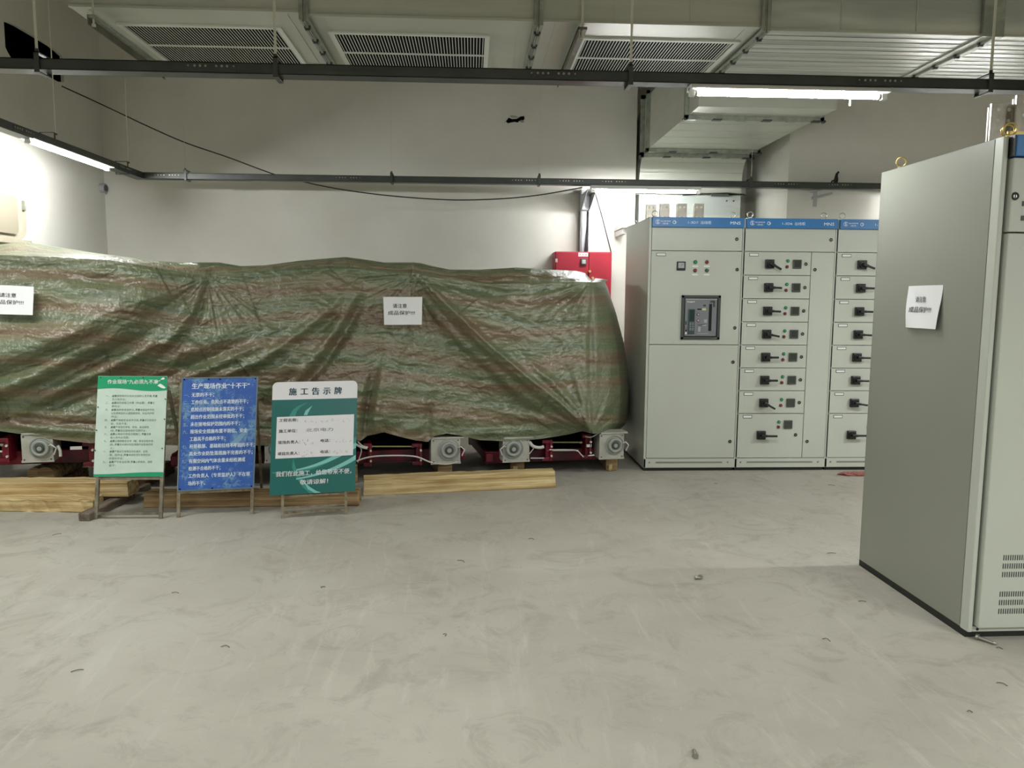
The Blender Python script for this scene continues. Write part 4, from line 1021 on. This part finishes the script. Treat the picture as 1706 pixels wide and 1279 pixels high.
# cables looping between the brackets
def cable(par,loc,pts,r,yl=-.05,mt=m_cable):
    P=[]
    for px,py in pts:
        x,z=loc(px,py,yl); P.append(Vector((x,yl,z)))
    mb=MB(); mb.tube(smooth(P),r,mt,6); mb.build('white_cable',par)
cable(tB[0],tB[1],[(594,768),(612,762),(640,759),(690,760),(718,770),(745,773),(765,768)],.007)
cable(tB[0],tB[1],[(590,738),(600,744),(612,747)],.010); cable(tB[0],tB[1],[(594,733),(603,742),(613,745)],.007); cable(tB[0],tB[1],[(596,770),(602,752),(600,745)],.004)
cable(tA[0],tA[1],[(882,736),(888,743),(898,745.5),(906,744)],.015); cable(tA[0],tA[1],[(882,756),(888,748),(890,744)],.004); cable(tA[0],tA[1],[(884,763),(895,763),(906,763)],.005)
cable(tA[0],tA[1],[(915,749),(940,749),(960,750),(968,757),(972,761)],.005); cable(tA[0],tA[1],[(975,727),(985,728),(998,721)],.004); cable(tA[0],tA[1],[(980,759),(990,758)],.006)
cable(tD[0],tD[1],[(96,742),(100,750),(101,760)],.012); cable(tD[0],tD[1],[(-20,752),(0,752),(4,752)],.008)
mb=MB(); xx,zz=tD[1](127,746,-.06); mb.box((xx-.04,-.064,zz-.012),(xx+.04,-.06,zz+.012),m_cable); mb.build('cable_tag',tD[0],rot=(0,-.0,0))
mb=MB(); xx,zz=tA[1](981,742,-.02); mb.box((xx-.022,-.03,zz-.012),(xx+.022,-.02,zz+.012),m_cable); mb.build('cable_tag',tA[0])

# ------------------------------------------------------------------ timber
def wood(name,c1,c2,sc=3.):
    return mat(name,c1,.75,noise=(sc,6),rgb2=c2,stretch=(.35,9,9),bump=(7,.8,.01),ramp=(.40,.62))
w_y=wood('yellow_pine',(212,192,142),(158,130,82)); w_o=wood('weathered_pine',(176,150,108),(116,90,60)); w_g=wood('grey_wood',(118,106,92),(86,76,64)); w_r=wood('reddish_pine',(150,112,70),(96,70,44))
def beam(pa,pb,depth,height,z0,mt,label,cat='timber',name='timber_beam',grp='timbers lying on the floor',bev=.006,end=None,rough=.003):
    """front lower edge from pa to pb (world points)"""
    a=Vector((pa[0],pa[1],z0)); b=Vector((pb[0],pb[1],z0)); ln=(b-a).length; rz=math.atan2(b.y-a.y,b.x-a.x)
    o=a
    bm=bmesh.new(); n=18
    rg=random.Random(hash(label)%1000 if False else len(label)*7+int(ln*100))
    rings=[]
    for i in range(n+1):
        x=ln*i/n; prof=[(0,bev),(bev,0),(depth-bev,0),(depth,bev),(depth,height-bev),(depth-bev,height),(bev,height),(0,height-bev)]
        j=[rg.uniform(-rough,rough) for _ in range(8)]
        rings.append([bm.verts.new((x+(rg.uniform(-.006,.006) if i in (0,n) else 0),p[0]+j[k],max(0,p[1]+(j[k] if p[1]>bev*2 else 0)))) for k,p in enumerate(prof)])
    for i in range(n):
        for k in range(8): bm.faces.new((rings[i][k],rings[i][(k+1)%8],rings[i+1][(k+1)%8],rings[i+1][k]))
    bm.faces.new(rings[0]); bm.faces.new(rings[-1][::-1])
    mb=MB(); mb.bm(bm,mt); ob=mb.build(name,loc=o,rot=(0,0,rz))
    return tag(ob,label,cat,grp)
fl=lambda x,y:U(x,y,Z=0)
a=fl(606,826); b=fl(925,812.5)
beam(a,b,.13,U(606,797,Y=a.y).z,0,w_y,'long pale yellow timber on the floor right of the white notice board')
a=fl(240,846); b=fl(597,843)
beam(a,b,.15,U(240,822,Y=a.y).z,0,w_o,'brown timber lying behind the blue and dark green boards')
a=fl(-60,851); b=fl(155,854)
beam(a,b,.14,U(150,833,Y=b.y).z,0,w_y,'split pale timber at the far left, lowest of the stack',rough=.007)
a=fl(-60,840); a=Vector((a.x,a.y,0)); zt=U(150,833,Y=5.3).z
pa=U(-60,833,Y=fl(0,852).y+.13); pb=U(214,830,Y=fl(0,852).y+.13)
beam(pa,pb,.17,U(150,803,Y=pa.y).z-.065,.065,w_y,'thick pale timber at the far left lying across the lower ones')
for px in (70,190):
    q=U(px,845,Z=0); 
a=fl(150,868); b=fl(228,828)
n_=Vector((b.y-a.y,-(b.x-a.x),0)).normalized()
beam(a,b+(b-a)*.35,.075,.055,0,w_g,'grey weathered batten pointing back under the green and white board')
q=fl(238,836); beam(Vector((q.x-.16,q.y+.10,0)),Vector((q.x-.16+.02,q.y+1.0,0)),.001+.13,.10,0,w_r,'dark timber running back into shadow between the left boards')
# round log end and packing blocks
q=U(75,799,Y=5.95); 
mb=MB(); mb.cyl((0,0,.065),(0,.5,.075),.065,w_o,14); mb.cyl((-.09,.02,.06),(-.09,.5,.07),.06,w_o,12)
lq=U(76,790,Y=6.0); tag(mb.build('log_block',loc=(lq.x,6.0,lq.z-.07)),'round log packing block under the leftmost transformer','packing block')
mb=MB(); mb.box((0,0,0),(.16,.6,max(.02,lq.z-.07)),w_r,.004); tag(mb.build('timber_block',loc=(lq.x-.12,5.98,0)),'square timber under the round log at the left','packing block')
for px,py,wd,lb in ((862,787,.12,'small wooden packing block under the left end of the right transformer'),(1019,784,.10,'small wooden packing block under the right end of the right transformer')):
    q=fl(px,py); mb=MB(); mb.box((-wd/2,0,0),(wd/2,.5,tA[2]-.002),w_o,.008); mb.box((-wd/2+.02,-.02,0),(0,.3,(tA[2]-.002)*.6),w_y,.005); tag(mb.build('packing_block',loc=(q.x,q.y,0)),lb,'packing block','packing blocks')
for tt,k,lb in ((tB,.15,'packing block under the left end of the second transformer from the right'),(tB,.85,'packing block under the right end of the second transformer from the right'),(tC,.15,'packing block behind the blue board'),(tC,.85,'packing block behind the dark green board'),(tD,.85,'packing block behind the green and white board')):
    th,loc,zb,ln=tt; R_=Matrix.Rotation(th.rotation_euler.z,3,'Z'); q=R_@Vector((ln*k,.06,0))+th.location
    mb=MB(); mb.box((-.06,0,0),(.06,.9,zb-.002),w_o,.006); tag(mb.build('packing_block',loc=(q.x,q.y,0),rot=(0,0,th.rotation_euler.z)),lb,'packing block','packing blocks')

# ------------------------------------------------------------------ sign boards
m_sleg=mat('stand_steel',(150,146,130),.45,metal=.4,noise=(16,4),rgb2=(112,104,88))
m_sleg2=mat('stand_steel_rusty',(146,140,118),.5,metal=.3,noise=(20,4),rgb2=(110,94,70))
class Stand:
    def __init__(s,label,TL,TR,BL,BR,FL,FR,mleg,lean=.16,legw=.022,yb=None,rung=True):
        f0=fl(*FL); f1=fl(*FR); yb=(f0.y+f1.y)/2
        # lean: the plane passes through the feet line and tilts back
        s.zt=None
        c=(f0+f1)/2; rz=math.atan2(f1.y-f0.y,f1.x-f0.x)
        s.th=thing('sign_stand',(c.x,c.y,0),label,'sign board',rz=rz)
        # board plane in local frame: y = k*z
        k=lean; n=Vector((math.sin(rz),-math.cos(rz),k)); o=Vector((c.x,c.y,0))
        def hit(px,py):
            d=fw*F+r2*(px-853.0)-u2*(py-639.5); t=(o-Vector((0,0,CH))).dot(n)/d.dot(n); q=Vector((0,0,CH))+d*t-o
            return q.x*math.cos(rz)+q.y*math.sin(rz), q.z
        tl,tr_,bl,br=[hit(*p) for p in (TL,TR,BL,BR)]
        s.x0=(tl[0]+bl[0])/2; s.x1=(tr_[0]+br[0])/2; s.z0=(bl[1]+br[1])/2; s.z1=(tl[1]+tr_[1])/2
        s.skew=((tl[0]-bl[0])+(tr_[0]-br[0]))/2
        inv=1/math.sqrt(1+k*k); s.uy=Vector((0,k*inv,inv)); s.nn=Vector((0,-inv,k*inv)); s.k=k
        s.W=s.x1-s.x0; s.H=(s.z1-s.z0)/inv
        s.uy=Vector((s.skew/s.H,s.uy.y,s.uy.z))
        s.o=Vector((s.x0-s.skew/2,s.z0*k,s.z0))+s.nn*.016
        hl=[hit(*FL)[0],hit(*FR)[0]]
        # front frame legs
        legs=MB
        for j,(xf,px_) in enumerate(((hl[0],0),(hl[1],1))):
            xt=(s.x0+.03 if j==0 else s.x1-.03) if abs(xf-(s.x0 if j==0 else s.x1))<.05 else xf
            mb=MB(); top=s.z1-.03
            a=Vector((xf,0,0)); b=Vector((xf+s.skew*.8,top*k,top)); s.bar(mb,a,b,legw,mleg); mb.build('front_leg',s.th)
        s.hl=hl; s.legw=legw; s.mleg=mleg
        if rung:
            zr_=.035; mb=MB(); s.bar(mb,Vector((hl[0],zr_*k,zr_)),Vector((hl[1],zr_*k,zr_)),legw*.8,mleg); mb.build('lower_rung',s.th)
        zr_=s.z0-.012; mb=MB(); s.bar(mb,Vector((hl[0],zr_*k,zr_)),Vector((hl[1],zr_*k,zr_)),legw*.8,mleg); mb.build('board_rail',s.th)
        # rear legs
        hz=s.z1-.1; yb_=hz*k+.36
        for xf in hl:
            mb=MB(); s.bar(mb,Vector((xf+.02,yb_,0)),Vector((xf+.02+s.skew*.5,hz*k+.02,hz)),legw*.8,mleg); mb.build('rear_leg',s.th)
        mb=MB(); s.bar(mb,Vector((hl[0]+.02,yb_-.03,.06)),Vector((hl[1]+.02,yb_-.03,.06)),legw*.7,mleg); mb.build('rear_rung',s.th)
    def bar(s,mb,a,b,w_,mt):
        d=(b-a).normalized(); e=d.cross(Vector((0,1,0)) if abs(d.y)<.9 else Vector((1,0,0))).normalized(); g=d.cross(e); h=w_/2
        vs=[p+e*sx*h+g*sy*h for p in (a,b) for sx,sy in ((-1,-1),(1,-1),(1,1),(-1,1))]
        mb.add(vs,[(0,3,2,1),(4,5,6,7),(0,1,5,4),(1,2,6,5),(2,3,7,6),(3,0,4,7)],mt)
    def P(s,u,v,off=0.): return s.o+Vector((1,0,0))*(u*s.W)+s.uy*(v*s.H)+s.nn*off
    def poly(s,mb,pts,mt,off,th=.0008):
        n=len(pts); A=[s.P(u,v,off) for u,v in pts]; B_=[s.P(u,v,off-th) for u,v in pts]
        mb.add(A+B_,[tuple(range(n)),tuple(range(2*n-1,n-1,-1))]+[(i,n+i,n+(i+1)%n,(i+1)%n) for i in range(n)],mt)
    def strip(s,mb,top,bot,mt,off):
        """band between two curves with the same number of points"""
        n=len(top); A=[s.P(*p,off) for p in top]+[s.P(*p,off) for p in bot]
        mb.add(A,[(i,i+1,n+i+1,n+i) for i in range(n-1)],mt)
    def txt(s,mb,t,u,v,h,mt,off,wd=None,bold=0.):
        vs,fs=text_tris(t,bold)
        if not vs: return
        a=np.array(vs); x0,x1=a[:,0].min(),a[:,0].max(); sy=h/.88; sx=wd/(x1-x0) if wd else sy*s.H/s.W
        mb.add([s.P(u+(p[0]-x0)*sx,v+p[1]*sy,off+p[2]) for p in vs],fs,mt)
def grid_board(s,mb,mt,th=.004,warp=None,n=16):
    vs=[];fs=[]
    for o_ in (0,-th):
        for i in range(n+1):
            for j in range(n+1):
                u,v=i/n,j/n; w_=warp(u,v) if warp else 0; vs.append(s.P(u,v,o_+w_))
    for q in (0,1):
        o=q*(n+1)**2
        for i in range(n):
            for j in range(n): fs.append((o+i*(n+1)+j,o+(i+1)*(n+1)+j,o+(i+1)*(n+1)+j+1,o+i*(n+1)+j+1))
    rim=[(i,0) for i in range(n)]+[(n,j) for j in range(n)]+[(i,n) for i in range(n,0,-1)]+[(0,j) for j in range(n,0,-1)]
    idx=[i*(n+1)+j for i,j in rim]; N2=(n+1)**2
    for k in range(len(idx)): fs.append((idx[k],idx[(k+1)%len(idx)],idx[(k+1)%len(idx)]+N2,idx[k]+N2))
    mb.add(vs,fs,mt)
# --- board 1: green and white
s1=Stand('green and white safety board on a steel stand, leftmost of the three boards',(165.5,626.5),(280.5,626.5),(157.5,791),(273.5,796),(160.5,864),(268,863.5),m_sleg)
m_s1=mat('poster_pale_green',(196,214,202),.35,noise=(5,3),rgb2=(184,204,190)); m_s1g=mat('poster_green',(28,150,104),.3); m_s1t=mat('poster_text',(104,120,112),.6); m_s1b=mat('poster_text_bold',(40,58,52),.6)
mb=MB(); grid_board(s1,mb,m_s1); bd1=mb.build('board',s1.th)
mb=MB(); us=np.linspace(0,1,25); wave=[(u,.865-.018*math.sin((u-.05)*2*PI*.95)*-1) for u in us]
wave=[(u,.868+.014*math.cos((u-.22)*PI*1.75)-.004) for u in us]
s1.strip(mb,[(u,.998) for u in us],wave,m_s1g,.001)
s1.strip(mb,[(u,.028+.010*math.cos((u-.05)*PI*1.2)*-1+.006) for u in us],[(u,.002) for u in us],m_s1g,.001); mb.build('printed_band',bd1)
mb=MB(); s1.txt(mb,'作业现场“九必须九不准”',.14,.925,.042,m_white,.0018,.76,.018); mb.build('lettering',bd1)
body=[('一、',[('必须',1),('按照周月计划安全组织人员开展，',0),('不准',1)],1),('',[('无计划作业；',0)],0),('二、',[('必须',1),('规范使用工作票（作业票），',0),('不准',1),('无',0)],1),('',[('票作业；',0)],0),('三、',[('必须',1),('选好安全监护人，',0),('不准',1),('未经监护开始',0)],1),('',[('以及更换监护人或擅离现场、失监失护就',0)],0),('',[('作业；',0)],0),
('四、',[('必须',1),('严格做安全技术交底，',0),('不准',1),('未交底就开',0)],1),('',[('始，交底不清；',0)],0),('五、',[('必须',1),('严格落实停电、验电、装设接地',0)],1),('',[('线，',0),('不准',1),('超出接地保护范围作业；',0)],0),('六、',[('必须',1),('认真执行安全文明施工，',0),('不准',1),('违章',0)],1),('',[('或人员作业范围；',0)],0),('七、',[('必须',1),('正确佩戴安全带（帽）等安全防护用',0)],1),('',[('品，',0),('不准',1),('在未做好防坠措施作业登高杆塔',0)],0),('',[('上；',0)],0),('八、',[('必须',1),('严格执行有限空间先通风、后检',0)],1),('',[('测、后作业，',0),('不准',1),('未经检测在有限空间',0)],0),('',[('内冒险作业；',0)],0),('九、',[('必须',1),('严守安全纪律，',0),('不准',1),('心存侥幸、违规',0)],1),('',[('蛮干。',0)],0)]
v=.792
for num,segs,isnum in body:
    mb=MB()
    if num: s1.txt(mb,num,.125,v,.021,m_s1t,.0012,.045)
    u=.215
    tot=sum(len(t) for t,_ in segs); cw=.0345
    for t,bld in segs:
        s1.txt(mb,t,u,v,.0215,m_s1b if bld else m_s1t,.0012,cw*(len(t)-.12),.018 if bld else 0); u+=cw*len(t)
    v-=.0345; mb.build('lettering',bd1)
# white patches near the corner, and rivets
mb=MB(); s1.poly(mb,[(.86,.905),(.90,.925),(.94,.91),(.985,.885),(.96,.875),(.92,.882)],m_paper,.002); s1.poly(mb,[(.90,.965),(.93,.985),(.97,.985),(.95,.965)],m_paper,.002); s1.poly(mb,[(.82,.935),(.86,.955),(.87,.94)],m_paper,.002); mb.build('white_patch',bd1)
for u,v in ((.04,.985),(.33,.985),(.65,.985),(.97,.985),(.985,.77),(.985,.57),(.97,.28),(.02,.69),(.0+.015,.46),(.01,.26)):
    b=MB(); q=s1.P(u,v,.001); b.cyl(q,q+s1.nn*.003,.0045,m_grey,8); b.build('rivet',bd1)
# --- board 2: worn blue
s2=Stand('worn blue safety board with white lines of lettering, middle of the three boards',(305,629),(429,629),(296,812),(423.5,817),(297,861.5),(419.5,855.5),m_sleg2,rung=False)
def blue_mat():
    m=mat('poster_blue',(44,92,170),.4,noise=(6,4),rgb2=(38,80,158)); nt=m.node_tree;N=nt.nodes;L=nt.links;b=N['Principled BSDF']; src=b.inputs['Base Color'].links[0].from_socket
    tc=N.new('ShaderNodeTexCoord'); n=N.new('ShaderNodeTexNoise'); n.inputs['Scale'].default_value=26; n.inputs['Detail'].default_value=8; n.inputs['Roughness'].default_value=.75; n.inputs['Distortion'].default_value=1.
    L.new(tc.outputs['Object'],n.inputs[0])
    n2=N.new('ShaderNodeTexNoise'); n2.inputs['Scale'].default_value=4.5; n2.inputs['Detail'].default_value=3; L.new(tc.outputs['Object'],n2.inputs[0])
    sm=N.new('ShaderNodeMath'); sm.operation='MULTIPLY_ADD'; sm.inputs[1].default_value=.9; L.new(n2.outputs[0],sm.inputs[0]); L.new(n.outputs[0],sm.inputs[2])
    r=N.new('ShaderNodeMapRange'); r.inputs[1].default_value=.96; r.inputs[2].default_value=1.18; r.inputs[4].default_value=.75; L.new(sm.outputs[0],r.inputs[0])
    mx=N.new('ShaderNodeMix'); mx.data_type='RGBA'; mx.inputs[7].default_value=lin((126,172,186))+(1,); L.new(src,mx.inputs[6]); L.new(r.outputs[0],mx.inputs[0]); L.new(mx.outputs[2],b.inputs['Base Color']); return m
m_s2=blue_mat(); m_s2t=mat('blue_board_white',(214,226,236),.5); m_s2o=mat('blue_board_old',(150,176,188),.6)
mb=MB(); grid_board(s2,mb,m_s2); bd2=mb.build('board',s2.th)
mb=MB(); s2.txt(mb,'生产现场作业“十不干”',.13,.905,.048,m_s2t,.0014,.77,.03); mb.build('lettering',bd2)
L2=[('一、','无票的不干；',.30),('二、','工作任务、危险点不清楚的不干；',.755),('三、','危险点控制措施未落实的不干；',.70),('四、','超出作业范围未经审批的不干；',.71),('五、','未在接地保护范围内的不干；',.655),('六、','现场安全措施布置不到位、安全',.76),('','工器具不合格的不干；',.47),('七、','杆塔根部、基础和拉线不牢固的不干；',.865),('八、','高处作业防坠落措施不完善的不干；',.84),('九、','有限空间内气体含量未经检测或',.745),('','检测不合格的不干；',.42),('十、','工作负责人（专责监护人）不在现',.815),('','场的不干。',.225)]
v=.832
for num,t,wd in L2:
    mb=MB()
    if num: s2.txt(mb,num,.035,v,.032,m_s2o,.0014,.065,.015)
    s2.txt(mb,t,.13,v,.036,m_s2t,.0014,wd,.028); v-=.0655; mb.build('lettering',bd2)
mb=MB(); rg=random.Random(5)
for k in range(34):
    u=rg.random(); v_=rg.random(); a=rg.uniform(-1.2,1.2); l=rg.uniform(.01,.05); wd=.002
    if rg.random()<.5: u=rg.choice((rg.uniform(0,.06),rg.uniform(.93,.98)))
    dx_,dz_=l*math.cos(a),l*math.sin(a); u=min(max(u,.01),.94-l*.5); v_=min(max(v_,.03),.93)
    s2.poly(mb,[(u,v_),(u+dx_*.5,v_+dz_*.5+wd),(min(u+dx_,.99),v_+dz_),(u+dx_*.5+wd,v_+dz_*.5)],m_s2o,.0009,.0002)
s2.poly(mb,[(.66,.40),(.72,.44),(.80,.49),(.86,.53),(.96,.535),(.90,.51),(.84,.46),(.78,.41),(.70,.37)],mat('scuffed_blue',(112,152,178),.6),.0007,.0002)
mb.build('scratches',bd2)
mb=MB()
for a_,b_ in (((0,0),(1,0)),((0,1),(1,1)),((0,0),(0,1)),((1,0),(1,1))): s2.bar(mb,s2.P(*a_,.0),s2.P(*b_,.0),.007,mat('dull_edge',(104,124,128),.5))
mb.build('edge_trim',bd2)
for u,v in ((.03,.985),(.35,.985),(.5,.985),(.97,.985),(.03,.015),(.97,.015),(.45,.012)):
    b=MB(); q=s2.P(u,v,.001); b.cyl(q,q+s2.nn*.003,.005,m_dark,8); b.build('rivet',bd2)
# --- board 3: dark green with white head
s3=Stand('dark green construction notice board with white head, rightmost of the three boards',(455.5,635.5),(594.5,635.5),(448,821),(592.5,821.5),(470.5,863),(576,856.5),m_sleg2,legw=.018)
m_s3=mat('board_teal',(10,98,92),.28,noise=(3,2),rgb2=(8,92,86)); m_s3w=mat('board_white',(214,214,216),.4); m_s3l=mat('board_swoosh',(120,182,176),.35); m_s3m=mat('board_swoosh_dark',(44,130,120),.35); m_s3k=mat('board_ink',(10,60,72),.5)
r_=.06; asp=s3.W/s3.H
outl=[(0,0),(1,0)]+[(1-r_+r_*math.cos(t),1-r_*asp+r_*asp*math.sin(t)) for t in np.linspace(0,PI/2,7)]+[(r_-r_*math.sin(t),1-r_*asp+r_*asp*math.cos(t)) for t in np.linspace(0,PI/2,7)]
mb=MB(); s3.poly(mb,outl,m_s3,0,.004); bd3=mb.build('board',s3.th)
head=[(0.0,.842),(1,.842)]+outl[2:]
mb=MB(); s3.poly(mb,head,m_s3w,.0012); s3.poly(mb,[(.055,.322),(.965,.325),(.968,.695),(.06,.690)],m_s3w,.0022); mb.build('white_panel',bd3)
def arcband(c0,c1,c2,w0,w1,mt,off=.0009,n=22):
    top=[];bot=[]
    for k in range(n+1):
        t=k/n; x=(1-t)**2*c0[0]+2*t*(1-t)*c1[0]+t*t*c2[0]; y=(1-t)**2*c0[1]+2*t*(1-t)*c1[1]+t*t*c2[1]
        wd=w0+(w1-w0)*t; x=min(max(x,0.001),.999); top.append((x,min(y+wd/2,.84))); bot.append((x,max(y-wd/2,.002)))
    s3.strip(mb,top,bot,mt,off)
mb=MB()
arcband((.02,.20),(.55,.16),(.999,.46),.01,.07,m_s3m); arcband((.30,.215),(.65,.25),(.999,.415),.012,.05,m_s3l,.0011); arcband((.30,.135),(.70,.17),(.999,.305),.012,.045,m_s3l,.0011)
arcband((.20,.70),(.28,.78),(.40,.81),.004,.006,m_s3m)
s3.poly(mb,[(.20,.69),(.24,.75),(.30,.785),(.40,.81),(.34,.78),(.29,.74),(.27,.69)],m_s3m,.0010,.0002); s3.poly(mb,[(.37,.70),(.39,.74),(.47,.785),(.44,.75),(.41,.70)],m_s3l,.0010,.0002)
s3.poly(mb,[(.26,.32),(.30,.22),(.38,.12),(.50,.03),(.60,.003),(.46,.003),(.38,.06),(.30,.15),(.25,.24)],m_s3m,.0010,.0002)
s3.poly(mb,[(.38,.12),(.46,.06),(.54,.02),(.60,.003),(.52,.003),(.44,.04)],m_s3l,.0012,.0002)
mb.build('printed_swoosh',bd3)
mb=MB()
for i,ch in enumerate('施工告示牌'): s3.txt(mb,ch,.19+i*.133,.886,.062,m_s3k,.0026,.092,.03)
mb.build('lettering',bd3)
for t,u,v,h,mt,off,wd,bo in (('工程名称：',.085,.648,.028,m_ink,.0032,.22,.02),('施工单位：',.085,.552,.028,m_ink,.0032,.215,.02),('现场负责人：',.08,.452,.028,m_ink,.0032,.255,.02),
  ('项目负责人：',.08,.352,.028,m_ink,.0032,.25,.02),('电话：',.575,.455,.027,m_ink,.0032,.115,.02),('电话：',.575,.355,.027,m_ink,.0032,.115,.02),
  ('我们在此施工，给您带来不便，',.065,.166,.044,m_s3w,.0026,.885,.016),('敬请谅解！',.345,.086,.042,m_s3w,.0026,.33,.016),('北京电力',.40,.553,.03,m_ink2,.0032,.32,0)):
    mb=MB(); s3.txt(mb,t,u,v,h,mt,off,wd,bo); mb.build('lettering',bd3)
mb=MB(); rg=random.Random(9)
def scrib(u0,u1,v0,n,hh,wd=.0035):
    for k in range(n):
        u=u0+(u1-u0)*k/n; 
        for _ in range(3):
            a=(u+rg.uniform(0,.03),v0+rg.uniform(0,hh)); b=(a[0]+rg.uniform(-.018,.018),a[1]+rg.uniform(-hh*.6,hh*.2)); s3.poly(mb,[a,(a[0]+wd,a[1]),(b[0]+wd,b[1]),b],m_ink2,.0032,.0002)
scrib(.38,.95,.635,9,.03); scrib(.36,.50,.44,3,.045); scrib(.36,.50,.34,3,.045); scrib(.72,.95,.45,8,.026,.003); scrib(.72,.90,.35,6,.026,.003)
mb.build('handwriting',bd3)
mb=MB()
for z_ in (.05,): s3.bar(mb,Vector((s3.hl[0],z_*s3.k-.0,z_+.02)),Vector((s3.hl[1],z_*s3.k,z_+.02)),.012,m_sleg2)
mb.build('upper_rung',s3.th)

# ------------------------------------------------------------------ small things on the floor
def lay(mb,px,py,name,label,cat,grp,rz):
    q=fl(px,py); return tag(mb.build(name,loc=(q.x,q.y,0.0),rot=(0,0,rz)),label,cat,grp)
def screw(L_=.06,r=.006):
    mb=MB(); mb.cyl((0,0,r*1.6),(L_,0,r),r,m_steel,8); mb.cyl((-r*1.2,0,r*1.7),(0,0,r*1.7),r*1.8,m_steel,6); mb.cyl((L_,0,r),(L_+.01,0,r*.9),r*1.2,m_steel,8,r1=r*.6); return mb
lay(screw(.062,.008),1630,1066,'bolt','long steel anchor bolt on the floor in front of the nearest cabinet','bolt','loose bolts on the floor',-.9)
lay(screw(.018,.007),1160,965,'bolt','left one of two tiny bolts on the open floor','bolt','loose bolts on the floor',.1)
lay(screw(.012,.008),1167,964,'bolt','right one of two tiny bolts on the open floor','bolt','loose bolts on the floor',1.)
lay(screw(.03,.006),1158,1262,'bolt','short pale screw on the floor at the bottom photo edge','bolt','loose bolts on the floor',1.4)
m_scrap=mat('wire_scrap',(96,90,78),.6)
def scrap(L_,bend):
    mb=MB(); L_*=.75; mb.tube([(0,0,.003),(L_*.4,bend,.004),(L_*.7,bend*.6,.004),(L_,-bend,.003)],.0017,m_scrap,6); return mb
for px,py,L_,bd_,rz,lb in ((1370,1065,.045,.012,-.5,'bent wire scrap on the floor left of the nearest cabinet, closest to it'),(1430,1002,.05,.004,-.1,'thin wire scrap on the floor near the cabinet rear corner'),(1660,1080,.03,.008,-.2,'small scrap on the floor below the nearest cabinet door'),(1660,1138,.05,.008,-.6,'wire scrap at the right photo edge below the nearest cabinet'),(762,934,.07,.01,-.5,'wire scrap on the floor in front of the long yellow timber'),(880,898,.05,.01,-.1,'short wire scrap below the right end of the yellow timber'),(536,980,.03,.01,1.3,'short upright looking scrap in front of the dark green board'),(738,1057,.03,.01,-.7,'tiny dark scrap near the centre of the floor'),(368,1078,.05,.01,.1,'dark scrap on the floor below the blue board'),(118,1120,.06,.004,.5,'thin scrap on the left floor, nearest the viewer'),(286,988,.05,.006,0,'thin scrap on the floor below the green and white board'),(87,892,.07,.004,.8,'dark twig like scrap in front of the left timbers'),(1190,806,.03,.004,0,'thin scrap on the floor in front of the first cabinet'),(1380,808,.07,.006,-.6,'bent wire scrap on the floor in front of the third cabinet'),(1378,922,.07,.003,.0,'faint thin scrap on the floor behind the nearest cabinet'),(1612,1186,.02,.006,0,'tiny scrap on the floor at lower right')):
    lay(scrap(L_,bd_),px,py,'wire_scrap',lb,'scrap','wire scraps on the floor',rz)
# crumpled red net bag under the third cabinet
q=fl(1395,790); bm=bmesh.new(); bmesh.ops.create_icosphere(bm,subdivisions=3,radius=1)
rg=random.Random(3)
for v_ in bm.verts:
    k=1+rg.uniform(-.25,.25); v_.co=Vector((v_.co.x*.17*k,v_.co.y*.05*k,max(0,.018*(v_.co.z*k+.6))))
mb=MB(); mb.bm(bm,mat('pink_plastic',(170,110,100),.5,noise=(60,3),rgb2=(120,62,54)))
tag(mb.build('crumpled_bag',loc=(q.x+.17,q.y-.03,0)),'crumpled reddish plastic scrap on the floor against the third cabinet','plastic scrap')
